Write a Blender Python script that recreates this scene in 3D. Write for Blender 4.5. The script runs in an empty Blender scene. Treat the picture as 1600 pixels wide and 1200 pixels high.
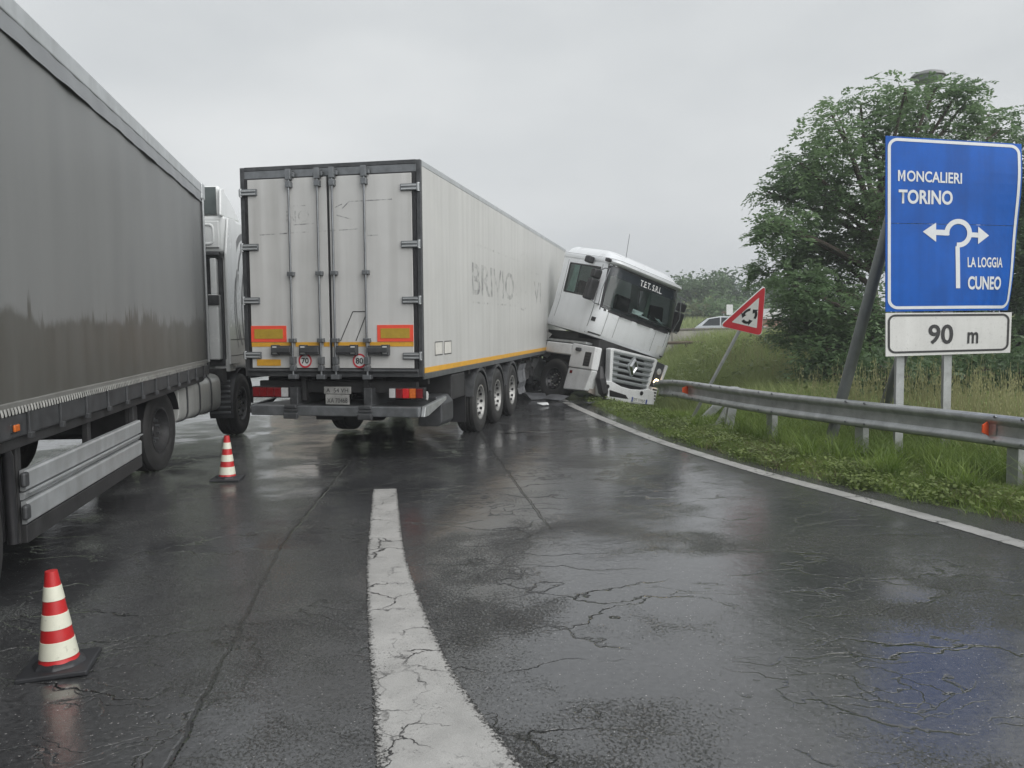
import bpy, bmesh, math, random
import numpy as np
from mathutils import Matrix, Vector
random.seed(7); RNG = np.random.default_rng(7)
SC = bpy.context.scene
COL = SC.collection
PI = math.pi

# ------------------------------------------------------------------ camera
CF, CP, CR, CH = 1290.0, .070, .014, 1.776      # focal length (px of 1600), pitch down, roll, height
cam = bpy.data.cameras.new('camera'); camo = bpy.data.objects.new('camera', cam); COL.objects.link(camo)
cam.sensor_width = 36; cam.sensor_fit = 'HORIZONTAL'; cam.lens = CF / 1600 * 36
cam.clip_start = .05; cam.clip_end = 3000
_F = Vector((0, math.cos(CP), -math.sin(CP))); _U0 = Vector((0, math.sin(CP), math.cos(CP))); _R0 = Vector((1, 0, 0))
_R = _R0 * math.cos(CR) - _U0 * math.sin(CR); _U = _U0 * math.cos(CR) + _R0 * math.sin(CR)
camo.matrix_world = Matrix(((_R.x, _U.x, -_F.x, 0), (_R.y, _U.y, -_F.y, 0), (_R.z, _U.z, -_F.z, CH), (0, 0, 0, 1)))
SC.camera = camo

# ------------------------------------------------------------------ world: overcast sky, one soft sun
SUN_DIR = Vector((.64, -.60, .66)).normalized()
SUN_EL = math.asin(SUN_DIR.z); SUN_ROT = math.atan2(SUN_DIR.x, SUN_DIR.y)
world = bpy.data.worlds.new('World'); SC.world = world; world.use_nodes = True
wn = world.node_tree; wn.nodes.clear()
def _n(t, ty, **kw):
    n = t.nodes.new(ty)
    for k, v in kw.items(): setattr(n, k, v)
    return n
w_out = _n(wn, 'ShaderNodeOutputWorld'); w_bg = _n(wn, 'ShaderNodeBackground')
w_sky = _n(wn, 'ShaderNodeTexSky', sky_type='NISHITA', sun_disc=False, sun_elevation=SUN_EL, sun_rotation=SUN_ROT)
w_sky.air_density = 1.0; w_sky.dust_density = 4.0
w_hs = _n(wn, 'ShaderNodeHueSaturation'); w_hs.inputs['Saturation'].default_value = .15; w_hs.inputs['Value'].default_value = .42
w_tc = _n(wn, 'ShaderNodeTexCoord'); w_map = _n(wn, 'ShaderNodeMapping'); w_map.inputs['Scale'].default_value = (1.2, 1.2, 3.2)
w_no = _n(wn, 'ShaderNodeTexNoise'); w_no.inputs['Scale'].default_value = 1.6; w_no.inputs['Detail'].default_value = 5; w_no.inputs['Roughness'].default_value = .5
w_cr = _n(wn, 'ShaderNodeValToRGB')
w_cr.color_ramp.elements[0].position = .3; w_cr.color_ramp.elements[0].color = (2.50, 2.63, 2.73, 1)
w_cr.color_ramp.elements[1].position = .72; w_cr.color_ramp.elements[1].color = (3.45, 3.54, 3.58, 1)
w_mx = _n(wn, 'ShaderNodeMixRGB'); w_mx.inputs[0].default_value = .88
L = wn.links.new
L(w_tc.outputs['Generated'], w_map.inputs[0]); L(w_map.outputs[0], w_no.inputs['Vector']); L(w_no.outputs['Fac'], w_cr.inputs[0])
L(w_sky.outputs[0], w_hs.inputs['Color']); L(w_hs.outputs[0], w_mx.inputs[1]); L(w_cr.outputs[0], w_mx.inputs[2])
L(w_mx.outputs[0], w_bg.inputs['Color']); w_bg.inputs['Strength'].default_value = .10; L(w_bg.outputs[0], w_out.inputs['Surface'])
sun = bpy.data.lights.new('sun', 'SUN'); sun.energy = 1.35; sun.angle = math.radians(70); sun.color = (1, .985, .965)
suno = bpy.data.objects.new('sun', sun); COL.objects.link(suno); suno.location = (10, -10, 30)
suno.rotation_euler = SUN_DIR.to_track_quat('Z', 'Y').to_euler()
SC.view_settings.view_transform = 'Standard'; SC.view_settings.look = 'None'; SC.view_settings.exposure = 1.30; SC.view_settings.gamma = 1
SC.view_settings.use_curve_mapping = False
SC.cycles.use_denoising = True; SC.cycles.max_bounces = 8; SC.cycles.transparent_max_bounces = 12
SC.cycles.caustics_reflective = False; SC.cycles.caustics_refractive = False

# ------------------------------------------------------------------ pixel -> place helpers (distance always from ground, plane or size)
def ray(px, py):
    X, Y = px - 800, py - 600; c, s = math.cos(CR), math.sin(CR)
    x, y = X * c - Y * s, X * s + Y * c
    a, b = 1, -y / CF
    return np.array([x / CF, a * math.cos(CP) + b * math.sin(CP), b * math.cos(CP) - a * math.sin(CP)])
EYE = np.array([0, 0, CH])
HAZE = .0022
def gnd(px, py, z=0.): r = ray(px, py); return EYE + r * ((z - CH) / r[2])
def at(px, py, d): r = ray(px, py); return EYE + r * (d / r[1])

# ------------------------------------------------------------------ materials
MATS = {}
def mat(name, col, rough=.5, metal=0., var=.10, scale=5., bump=0., bscale=60., coat=0., streak=0., spec=.5, emit=None, estr=0., col2=None, speck=0.):
    """Principled surface with noise-driven colour/roughness variation; streak = vertical grime runs."""
    if name in MATS: return MATS[name]
    m = bpy.data.materials.new(name); m.use_nodes = True; t = m.node_tree; N, K = t.nodes, t.links.new
    b = N['Principled BSDF']; tc = _n(t, 'ShaderNodeTexCoord')
    n1 = _n(t, 'ShaderNodeTexNoise'); n1.inputs['Scale'].default_value = scale; n1.inputs['Detail'].default_value = 6; n1.inputs['Roughness'].default_value = .6
    K(tc.outputs['Object'], n1.inputs['Vector'])
    c = np.array(col[:3]); c2 = np.array(col2) if col2 is not None else c * (1 + var)
    c1 = c if col2 is not None else c * (1 - var)
    r = _n(t, 'ShaderNodeValToRGB'); r.color_ramp.elements[0].position = .32; r.color_ramp.elements[1].position = .68
    r.color_ramp.elements[0].color = (*c1, 1); r.color_ramp.elements[1].color = (*np.minimum(c2, 1), 1)
    K(n1.outputs['Fac'], r.inputs[0]); out = r.outputs[0]
    if streak:
        mp = _n(t, 'ShaderNodeMapping'); mp.inputs['Scale'].default_value = (7, 7, .35); K(tc.outputs['Object'], mp.inputs[0])
        n2 = _n(t, 'ShaderNodeTexNoise'); n2.inputs['Scale'].default_value = 1.; n2.inputs['Detail'].default_value = 5; K(mp.outputs[0], n2.inputs['Vector'])
        r2 = _n(t, 'ShaderNodeValToRGB'); r2.color_ramp.elements[0].position = .42; r2.color_ramp.elements[1].position = .74
        r2.color_ramp.elements[0].color = (0, 0, 0, 1); r2.color_ramp.elements[1].color = (streak,) * 3 + (1,)
        K(n2.outputs['Fac'], r2.inputs[0])
        mx = _n(t, 'ShaderNodeMixRGB'); mx.inputs[2].default_value = (*(c * np.array([.42, .41, .38])), 1)
        K(r2.outputs[0], mx.inputs[0]); K(out, mx.inputs[1]); out = mx.outputs[0]
    if speck:
        n3 = _n(t, 'ShaderNodeTexNoise'); n3.inputs['Scale'].default_value = 38; n3.inputs['Detail'].default_value = 3; K(tc.outputs['Object'], n3.inputs['Vector'])
        r3 = _n(t, 'ShaderNodeValToRGB'); r3.color_ramp.elements[0].position = .62; r3.color_ramp.elements[1].position = .70
        r3.color_ramp.elements[0].color = (0, 0, 0, 1); r3.color_ramp.elements[1].color = (speck,) * 3 + (1,)
        K(n3.outputs['Fac'], r3.inputs[0])
        mx = _n(t, 'ShaderNodeMixRGB'); mx.inputs[2].default_value = (.07, .065, .06, 1)
        K(r3.outputs[0], mx.inputs[0]); K(out, mx.inputs[1]); out = mx.outputs[0]
    K(out, b.inputs['Base Color'])
    mr = _n(t, 'ShaderNodeMapRange'); mr.inputs[3].default_value = max(rough - .08, .02); mr.inputs[4].default_value = min(rough + .10, 1)
    K(n1.outputs['Fac'], mr.inputs[0]); K(mr.outputs[0], b.inputs['Roughness'])
    b.inputs['Metallic'].default_value = metal; b.inputs['Coat Weight'].default_value = coat; b.inputs['Coat Roughness'].default_value = .08
    b.inputs['Specular IOR Level'].default_value = spec
    if bump:
        n4 = _n(t, 'ShaderNodeTexNoise'); n4.inputs['Scale'].default_value = bscale; n4.inputs['Detail'].default_value = 4; K(tc.outputs['Object'], n4.inputs['Vector'])
        bp = _n(t, 'ShaderNodeBump'); bp.inputs['Strength'].default_value = min(bump, 1); bp.inputs['Distance'].default_value = .01
        K(n4.outputs['Fac'], bp.inputs['Height']); K(bp.outputs[0], b.inputs['Normal'])
    if emit:
        b.inputs['Emission Color'].default_value = (*emit, 1); b.inputs['Emission Strength'].default_value = estr
    MATS[name] = m; return m

def leafmat(name, col, col2, trans=.35, scale=1.2):
    m = bpy.data.materials.new(name); m.use_nodes = True; t = m.node_tree; N, K = t.nodes, t.links.new
    b = N['Principled BSDF']; tc = _n(t, 'ShaderNodeTexCoord')
    n1 = _n(t, 'ShaderNodeTexNoise'); n1.inputs['Scale'].default_value = scale; n1.inputs['Detail'].default_value = 8; n1.inputs['Roughness'].default_value = .75
    K(tc.outputs['Object'], n1.inputs['Vector'])
    r = _n(t, 'ShaderNodeValToRGB'); r.color_ramp.elements[0].position = .35; r.color_ramp.elements[1].position = .66
    r.color_ramp.elements[0].color = (*col, 1); r.color_ramp.elements[1].color = (*col2, 1)
    K(n1.outputs['Fac'], r.inputs[0]); K(r.outputs[0], b.inputs['Base Color']); b.inputs['Roughness'].default_value = .42
    b.inputs['Specular IOR Level'].default_value = .4
    tl = _n(t, 'ShaderNodeBsdfTranslucent'); K(r.outputs[0], tl.inputs['Color'])
    ms = _n(t, 'ShaderNodeMixShader'); ms.inputs[0].default_value = trans
    K(b.outputs[0], ms.inputs[1]); K(tl.outputs[0], ms.inputs[2]); K(ms.outputs[0], N['Material Output'].inputs['Surface'])
    return m

def glassmat(name, tint, mixf=.5):
    """Thin tinted pane: transparent tint mixed with a sharp Fresnel reflection."""
    m = bpy.data.materials.new(name); m.use_nodes = True; t = m.node_tree; N, K = t.nodes, t.links.new
    N.remove(N['Principled BSDF'])
    tr = _n(t, 'ShaderNodeBsdfTransparent'); gl = _n(t, 'ShaderNodeBsdfGlossy'); gl.inputs['Roughness'].default_value = .03
    tc = _n(t, 'ShaderNodeTexCoord'); no = _n(t, 'ShaderNodeTexNoise'); no.inputs['Scale'].default_value = 2.5
    mc = _n(t, 'ShaderNodeMixRGB'); mc.inputs[1].default_value = (*[v * .92 for v in tint], 1); mc.inputs[2].default_value = (*tint, 1)
    K(tc.outputs['Object'], no.inputs['Vector']); K(no.outputs['Fac'], mc.inputs[0]); K(mc.outputs[0], tr.inputs['Color'])
    fr = _n(t, 'ShaderNodeFresnel'); fr.inputs['IOR'].default_value = 1.5
    ms = _n(t, 'ShaderNodeMixShader'); K(fr.outputs[0], ms.inputs[0]); K(tr.outputs[0], ms.inputs[1]); K(gl.outputs[0], ms.inputs[2])
    K(ms.outputs[0], N['Material Output'].inputs['Surface'])
    return m

# ------------------------------------------------------------------ mesh helpers
class MB:
    def __init__(s): s.v = []; s.f = []
    def add(s, vs, fs):
        o = len(s.v); s.v += [tuple(map(float, p)) for p in vs]; s.f += [tuple(i + o for i in f) for f in fs]; return s
    def box(s, x0, x1, y0, y1, z0, z1, M=None):
        p = [(x, y, z) for z in (z0, z1) for y in (y0, y1) for x in (x0, x1)]
        if M is not None: p = [tuple(M @ Vector(q)) for q in p]
        return s.add(p, [(0, 2, 3, 1), (4, 5, 7, 6), (0, 1, 5, 4), (2, 6, 7, 3), (0, 4, 6, 2), (1, 3, 7, 5)])
    def prism(s, poly, axis, a, b):
        """2-D polygon (the two other axes in order) pushed along axis from a to b."""
        n = len(poly)
        def P(q, t):
            q = list(q); q.insert(axis, t); return q
        vs = [P(q, a) for q in poly] + [P(q, b) for q in poly]
        fs = [tuple(range(n))[::-1], tuple(range(n, 2 * n))] + [(i, (i + 1) % n, n + (i + 1) % n, n + i) for i in range(n)]
        return s.add(vs, fs)
    def tube(s, path, r, n=8, cap=True):
        path = [Vector(p) for p in path]; rs = r if isinstance(r, (list, tuple)) else [r] * len(path)
        vs = []; prev = None
        for i, p in enumerate(path):
            d = (path[min(i + 1, len(path) - 1)] - path[max(i - 1, 0)]).normalized()
            if prev is None:
                a = d.orthogonal().normalized()
            else:
                a = (prev - d * prev.dot(d))
                a = a.normalized() if a.length > 1e-6 else d.orthogonal().normalized()
            prev = a; b = d.cross(a)
            for k in range(n):
                t = 2 * PI * k / n; vs.append(p + (a * math.cos(t) + b * math.sin(t)) * rs[i])
        fs = [(i * n + k, i * n + (k + 1) % n, (i + 1) * n + (k + 1) % n, (i + 1) * n + k) for i in range(len(path) - 1) for k in range(n)]
        if cap: fs += [tuple(range(n))[::-1], tuple(range((len(path) - 1) * n, len(path) * n))]
        return s.add(vs, fs)
    def cyl(s, p0, p1, r, n=16, r2=None): return s.tube([p0, p1], [r, r if r2 is None else r2], n)
    def lathe(s, prof, n=32, axis=2, c=(0, 0, 0), closed=False):
        vs = []
        for (r, h) in prof:
            for k in range(n):
                t = 2 * PI * k / n; a, b = r * math.cos(t), r * math.sin(t)
                vs.append({2: (a, b, h), 0: (h, a, b), 1: (b, h, a)}[axis])
        vs = [(v[0] + c[0], v[1] + c[1], v[2] + c[2]) for v in vs]
        m = len(prof); rows = m if closed else m - 1
        fs = [(i * n + k, i * n + (k + 1) % n, ((i + 1) % m) * n + (k + 1) % n, ((i + 1) % m) * n + k) for i in range(rows) for k in range(n)]
        return s.add(vs, fs)
    def grid(s, P):
        h, w = len(P), len(P[0])
        return s.add([p for row in P for p in row], [(i * w + j, i * w + j + 1, (i + 1) * w + j + 1, (i + 1) * w + j) for i in range(h - 1) for j in range(w - 1)])
    def build(s, name, m, parent=None, smooth=False, bevel=0., seg=2, recalc=True):
        me = bpy.data.meshes.new(name)
        bm = bmesh.new()
        vs = [bm.verts.new(p) for p in s.v]
        for f in s.f:
            try: bm.faces.new([vs[i] for i in f])
            except ValueError: pass
        if recalc: bmesh.ops.recalc_face_normals(bm, faces=bm.faces)
        if bevel:
            bm.normal_update()
            ed = [e for e in bm.edges if len(e.link_faces) == 2 and e.calc_face_angle(0) > .5]
            bmesh.ops.bevel(bm, geom=ed, offset=bevel, segments=seg, profile=.5, affect='EDGES', clamp_overlap=True)
        bm.to_mesh(me); bm.free()
        if smooth:
            me.polygons.foreach_set('use_smooth', [True] * len(me.polygons))
            try: me.set_sharp_from_angle(angle=math.radians(38))
            except Exception: pass
        o = bpy.data.objects.new(name, me); COL.objects.link(o)
        me.materials.append(m)
        if parent is not None: o.parent = parent
        return o

def raw(name, V, Fc, m, parent=None, smooth=False):
    """fast mesh from numpy verts and equal-sized faces"""
    me = bpy.data.meshes.new(name); V = np.asarray(V, np.float32); Fc = np.asarray(Fc, np.int32)
    me.vertices.add(len(V)); me.vertices.foreach_set('co', V.ravel())
    k = Fc.shape[1]; me.loops.add(Fc.size); me.loops.foreach_set('vertex_index', Fc.ravel())
    me.polygons.add(len(Fc)); me.polygons.foreach_set('loop_start', np.arange(0, Fc.size, k, dtype=np.int32))
    try: me.polygons.foreach_set('loop_total', np.full(len(Fc), k, np.int32))
    except Exception: pass
    me.update(calc_edges=True); me.validate()
    if smooth: me.polygons.foreach_set('use_smooth', [True] * len(me.polygons))
    o = bpy.data.objects.new(name, me); COL.objects.link(o); me.materials.append(m)
    if parent is not None: o.parent = parent
    return o

def tag(o, label=None, cat=None, group=None, kind=None):
    if label: o['label'] = label
    if cat: o['category'] = cat
    if group: o['group'] = group
    if kind: o['kind'] = kind
    return o
def empty(name, loc=(0, 0, 0), yaw=0., roll=0., pitch=0., parent=None):
    """Empty whose local +Y points along heading yaw (clockwise from world +Y), +X to its right."""
    o = bpy.data.objects.new(name, None); COL.objects.link(o); o.empty_display_size = .2
    M = Matrix.Translation(loc) @ Matrix.Rotation(-yaw, 4, 'Z') @ Matrix.Rotation(roll, 4, 'Y') @ Matrix.Rotation(pitch, 4, 'X')
    if parent is not None: o.parent = parent
    o.matrix_local = M
    return o
def copy_tree(o, parent=None):
    c = o.copy(); COL.objects.link(c); c.parent = parent
    for ch in list(o.children): copy_tree(ch, c)
    return c

def text(body, name, m, parent, fn, box, depth=.003, bold=0., shear=0.):
    """Flat lettering: outline filled, laid in the box (x0,y0,x1,y1), then mapped through fn(x,y,lift)."""
    cu = bpy.data.curves.new('t', 'FONT'); cu.body = body; cu.fill_mode = 'FRONT'; cu.offset = bold; cu.shear = shear; cu.resolution_u = 4
    to = bpy.data.objects.new('t', cu); COL.objects.link(to)
    dg = bpy.context.evaluated_depsgraph_get(); me = bpy.data.meshes.new_from_object(to.evaluated_get(dg))
    bpy.data.objects.remove(to); bpy.data.curves.remove(cu)
    co = np.zeros(len(me.vertices) * 3, np.float32); me.vertices.foreach_get('co', co); co = co.reshape(-1, 3)
    lo, hi = co.min(0), co.max(0); x0, y0, x1, y1 = box
    u = (co[:, 0] - lo[0]) / (hi[0] - lo[0]); v = (co[:, 1] - lo[1]) / (hi[1] - lo[1])
    P = np.array([fn(x0 + (x1 - x0) * a, y0 + (y1 - y0) * b, depth) for a, b in zip(u, v)], np.float32)
    me.vertices.foreach_set('co', P.ravel()); me.update(); me.name = name
    o = bpy.data.objects.new(name, me); COL.objects.link(o); me.materials.clear(); me.materials.append(m)
    if parent is not None: o.parent = parent
    return o
def smooth01(t): t = max(0., min(1., t)); return t * t * (3 - 2 * t)
def nsm(t): t = np.clip(t, 0, 1); return t * t * (3 - 2 * t)
def spline(pts, n=12):
    """Catmull-Rom through points"""
    P = [np.array(p, float) for p in pts]; P = [2 * P[0] - P[1]] + P + [2 * P[-1] - P[-2]]; out = []
    for i in range(1, len(P) - 2):
        for k in range(n):
            t = k / n; a, b, c, d = P[i - 1:i + 3]
            out.append(.5 * ((2 * b) + (c - a) * t + (2 * a - 5 * b + 4 * c - d) * t * t + (3 * b - a - 3 * c + d) * t ** 3))
    out.append(P[-2]); return np.array(out)

# ================================================================== SETTING
LINE = [(5.35, -6), (5.15, 0), (4.75, 3.4), (4.01, 6.386), (3.619, 7.711), (3.338, 8.549), (2.977, 9.6), (2.571, 11.05), (2.217, 12.5), (1.831, 14.76), (1.55, 16.665), (1.321, 18.4), (1.05, 21.5), (.85, 25), (.75, 30), (.9, 40), (1.3, 60)]
VERGE = [(6.0, -6), (5.75, 0), (5.35, 3.4), (4.481, 7.1), (4.15, 7.75), (3.84, 8.35), (3.5, 9.05), (3.16, 10.15), (2.73, 11.75), (2.28, 14.4), (2.049, 16.0), (1.85, 18), (1.62, 21), (1.4, 25), (1.3, 30), (1.4, 40), (1.8, 60)]
_vx = np.array([p[0] for p in VERGE]); _vy = np.array([p[1] for p in VERGE])
def xe(y): return np.interp(y, _vy, _vx)
def H(x, y):
    x = np.asarray(x, float); y = np.asarray(y, float); e = x - xe(y)
    z = np.where(e < 0, -.06 * nsm(-e / .25), .05 * nsm(e / .4))
    D = .12 + .62 * nsm((y - 15.5) / 3.5) * (1 - nsm((y - 25) / 4))
    z = z - np.where(e > 0, D * np.exp(-((e - 2.0) / 1.0) ** 2), 0)
    z = z + 1.02 * nsm((y - 16.5) / 12) * nsm((e - 3.0) / 3.0) * (1 - nsm((y - 31) / 4) * .55)
    z = z + .12 * nsm((e - 3.5) / 7) * (1 - nsm((y - 16) / 6))
    right = nsm((x - 2) / 5)
    z = z + 1.25 * nsm((y - 50) / 14) * right + 1.2 * nsm((y - 62) / 20) * (1 - right)
    z = z + 1.2 * nsm((-28.5 - x) / 6)
    return z + np.where(e > .3, .035 * np.sin(x * 2.1 + y * 1.3) * np.sin(y * 1.7 - x) * nsm((e - .3) / 1.5), 0)

def asphalt(name, seams=(), pools=()):
    m = bpy.data.materials.new(name); m.use_nodes = True; t = m.node_tree; N, K = t.nodes, t.links.new
    b = N['Principled BSDF']; tc = _n(t, 'ShaderNodeTexCoord'); OB = tc.outputs['Object']
    def noise(sc, det=4, rough=.55, vec=OB, dist=0.):
        n = _n(t, 'ShaderNodeTexNoise'); n.inputs['Scale'].default_value = sc; n.inputs['Detail'].default_value = det
        n.inputs['Roughness'].default_value = rough; n.inputs['Distortion'].default_value = dist; K(vec, n.inputs['Vector']); return n.outputs['Fac']
    def ramp(x, p0, p1, c0=(0, 0, 0), c1=(1, 1, 1)):
        r = _n(t, 'ShaderNodeValToRGB'); r.color_ramp.elements[0].position = p0; r.color_ramp.elements[1].position = p1
        r.color_ramp.elements[0].color = (*c0, 1); r.color_ramp.elements[1].color = (*c1, 1); K(x, r.inputs[0]); return r.outputs[0]
    def math_(op, a, bb=None, clamp=False):
        n = _n(t, 'ShaderNodeMath', operation=op); n.use_clamp = clamp
        for i, q in enumerate((a, bb)):
            if q is None: continue
            if isinstance(q, (int, float)): n.inputs[i].default_value = q
            else: K(q, n.inputs[i])
        return n.outputs[0]
    def mapping(scale, rot=0.):
        mp = _n(t, 'ShaderNodeMapping'); mp.inputs['Scale'].default_value = scale; mp.inputs['Rotation'].default_value = (0, 0, rot); K(OB, mp.inputs[0]); return mp.outputs[0]
    # puddles: broad patches, stretched across the lane
    puddle = ramp(noise(.42, 4, .6, mapping((1, .8, 1), .3), .4), .44, .62)
    film = ramp(noise(1.7, 5, .6), .35, .72)
    sp = _n(t, 'ShaderNodeSeparateXYZ'); K(OB, sp.inputs[0]); pj = math_('MULTIPLY', math_('SUBTRACT', noise(1.6, 5, .6), .5), 1.5)
    for (cx, cy, rx, ry) in pools:
        ex_ = math_('DIVIDE', math_('SUBTRACT', sp.outputs[0], cx), rx); ey_ = math_('DIVIDE', math_('SUBTRACT', sp.outputs[1], cy), ry)
        rr = math_('SQRT', math_('ADD', math_('MULTIPLY', ex_, ex_), math_('MULTIPLY', ey_, ey_)))
        puddle = math_('MAXIMUM', puddle, ramp(math_('ADD', rr, pj), .45, 1.15, (1, 1, 1), (0, 0, 0)))
    # cracks, mostly transverse
    wob = _n(t, 'ShaderNodeTexNoise'); wob.inputs['Scale'].default_value = 2.2; wob.inputs['Detail'].default_value = 5; K(OB, wob.inputs['Vector'])
    mixv = _n(t, 'ShaderNodeVectorMath', operation='MULTIPLY_ADD'); K(wob.outputs['Color'], mixv.inputs[0]); mixv.inputs[1].default_value = (.9, .9, 0); K(mapping((.55, 1.35, 1), -.12), mixv.inputs[2])
    vo = _n(t, 'ShaderNodeTexVoronoi', feature='DISTANCE_TO_EDGE'); vo.inputs['Scale'].default_value = 1.15; K(mixv.outputs[0], vo.inputs['Vector'])
    crack = math_('MULTIPLY', ramp(vo.outputs['Distance'], .002, .013, (1, 1, 1), (0, 0, 0)), ramp(noise(.55, 3), .44, .56))
    vo2 = _n(t, 'ShaderNodeTexVoronoi', feature='DISTANCE_TO_EDGE'); vo2.inputs['Scale'].default_value = 4.2; K(mixv.outputs[0], vo2.inputs['Vector'])
    crack2 = math_('MULTIPLY', ramp(vo2.outputs['Distance'], .006, .028, (1, 1, 1), (0, 0, 0)), ramp(noise(.8, 4), .54, .62))
    crack = math_('MAXIMUM', crack, math_('MULTIPLY', crack2, .7))
    # long construction seams
    sx = _n(t, 'ShaderNodeSeparateXYZ'); K(OB, sx.inputs[0])
    jit = math_('MULTIPLY', math_('SUBTRACT', noise(3.5, 4), .5), .09)
    for (x0, y0, x1, y1, w) in seams:
        dx, dy = x1 - x0, y1 - y0; ln = math.hypot(dx, dy); nx, ny = dy / ln, -dx / ln
        d = math_('ADD', math_('ADD', math_('MULTIPLY', sx.outputs[0], nx), math_('MULTIPLY', sx.outputs[1], ny)), -(x0 * nx + y0 * ny))
        a = math_('DIVIDE', math_('ADD', math_('ADD', math_('MULTIPLY', sx.outputs[0], dx / ln), math_('MULTIPLY', sx.outputs[1], dy / ln)), -(x0 * dx + y0 * dy) / ln), ln)
        inside = math_('MULTIPLY', math_('GREATER_THAN', a, 0.), math_('LESS_THAN', a, 1.))
        lne = math_('MULTIPLY', ramp(math_('ABSOLUTE', math_('ADD', d, jit)), w * .5, w, (1, 1, 1), (0, 0, 0)), inside)
        crack = math_('MAXIMUM', crack, math_('MULTIPLY', lne, .85))
    agg = noise(85, 4, .8); agg2 = noise(30, 5, .8)
    base = ramp(agg2, .34, .70, (.020, .0205, .022), (.078, .079, .081))
    st_ = _n(t, 'ShaderNodeTexVoronoi'); st_.inputs['Scale'].default_value = 55; K(OB, st_.inputs['Vector'])
    stone = _n(t, 'ShaderNodeMixRGB'); K(math_('MULTIPLY', ramp(st_.outputs['Distance'], .16, .26, (1, 1, 1), (0, 0, 0)), ramp(noise(60, 1), .60, .64)), stone.inputs[0]); K(base, stone.inputs[1]); stone.inputs[2].default_value = (.30, .29, .28, 1); base = stone.outputs[0]
    big = ramp(noise(.25, 4), .3, .7, (.78, .79, .81), (1.2, 1.19, 1.18))
    mu = _n(t, 'ShaderNodeMixRGB', blend_type='MULTIPLY'); mu.inputs[0].default_value = 1; K(base, mu.inputs[1]); K(big, mu.inputs[2])
    ck = _n(t, 'ShaderNodeMixRGB'); K(crack, ck.inputs[0]); K(mu.outputs[0], ck.inputs[1]); ck.inputs[2].default_value = (.006, .006, .006, 1)
    K(ck.outputs[0], b.inputs['Base Color'])
    # water fills the aggregate from below: stones stand proud where the film is thin, mirror where it pools
    level = math_('ADD', math_('ADD', math_('MULTIPLY', puddle, .50), math_('MULTIPLY', film, .28)), .40, True)
    micro = noise(68, 5, .8, mapping((1, .7, 1), .4))
    wet = _n(t, 'ShaderNodeMapRange', interpolation_type='SMOOTHSTEP'); wet.inputs[1].default_value = -.12; wet.inputs[2].default_value = .10
    K(math_('ADD', math_('SUBTRACT', .5, micro), math_('SUBTRACT', math_('MULTIPLY', level, .42), .16)), wet.inputs[0]); wet = wet.outputs[0]
    mr = _n(t, 'ShaderNodeMapRange'); mr.inputs[3].default_value = .42; mr.inputs[4].default_value = .055; K(wet, mr.inputs[0]); K(mr.outputs[0], b.inputs['Roughness'])
    b.inputs['IOR'].default_value = 1.62
    ms_ = _n(t, 'ShaderNodeMapRange'); ms_.inputs[3].default_value = .25; ms_.inputs[4].default_value = .85; K(wet, ms_.inputs[0]); K(ms_.outputs[0], b.inputs['Specular IOR Level'])
    dry = math_('SUBTRACT', 1.0, math_('MULTIPLY', wet, .93))
    h = math_('MULTIPLY', math_('ADD', math_('MULTIPLY', agg, .004), math_('MULTIPLY', micro, .011)), dry)
    rip = noise(22, 2, .5, mapping((1.0, .55, 1), .5))
    h = math_('ADD', h, math_('MULTIPLY', rip, .0009))
    h = math_('ADD', h, math_('MULTIPLY', noise(3.0, 3), .006))
    h = math_('SUBTRACT', h, math_('MULTIPLY', crack, .010))
    bp = _n(t, 'ShaderNodeBump'); bp.inputs['Strength'].default_value = .85; bp.inputs['Distance'].default_value = 1.0
    K(h, bp.inputs['Height']); K(bp.outputs[0], b.inputs['Normal'])
    return m
M_ROAD = asphalt('wet_asphalt', [(-1.33, 2.6, -1.93, 6.74, .018), (-1.93, 6.74, -2.2, 11.2, .018), (-.62, 14.1, .32, 7.1, .014), (-6.5, 1, -5.2, 12, .012)], [(2.15, 3.95, 1.1, 1.0), (1.35, 5.6, 1.5, .9), (1.0, 8.6, 1.0, .7), (-1.2, 13.5, 2.2, 1.6), (.6, 4.2, .8, .6)])

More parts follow.
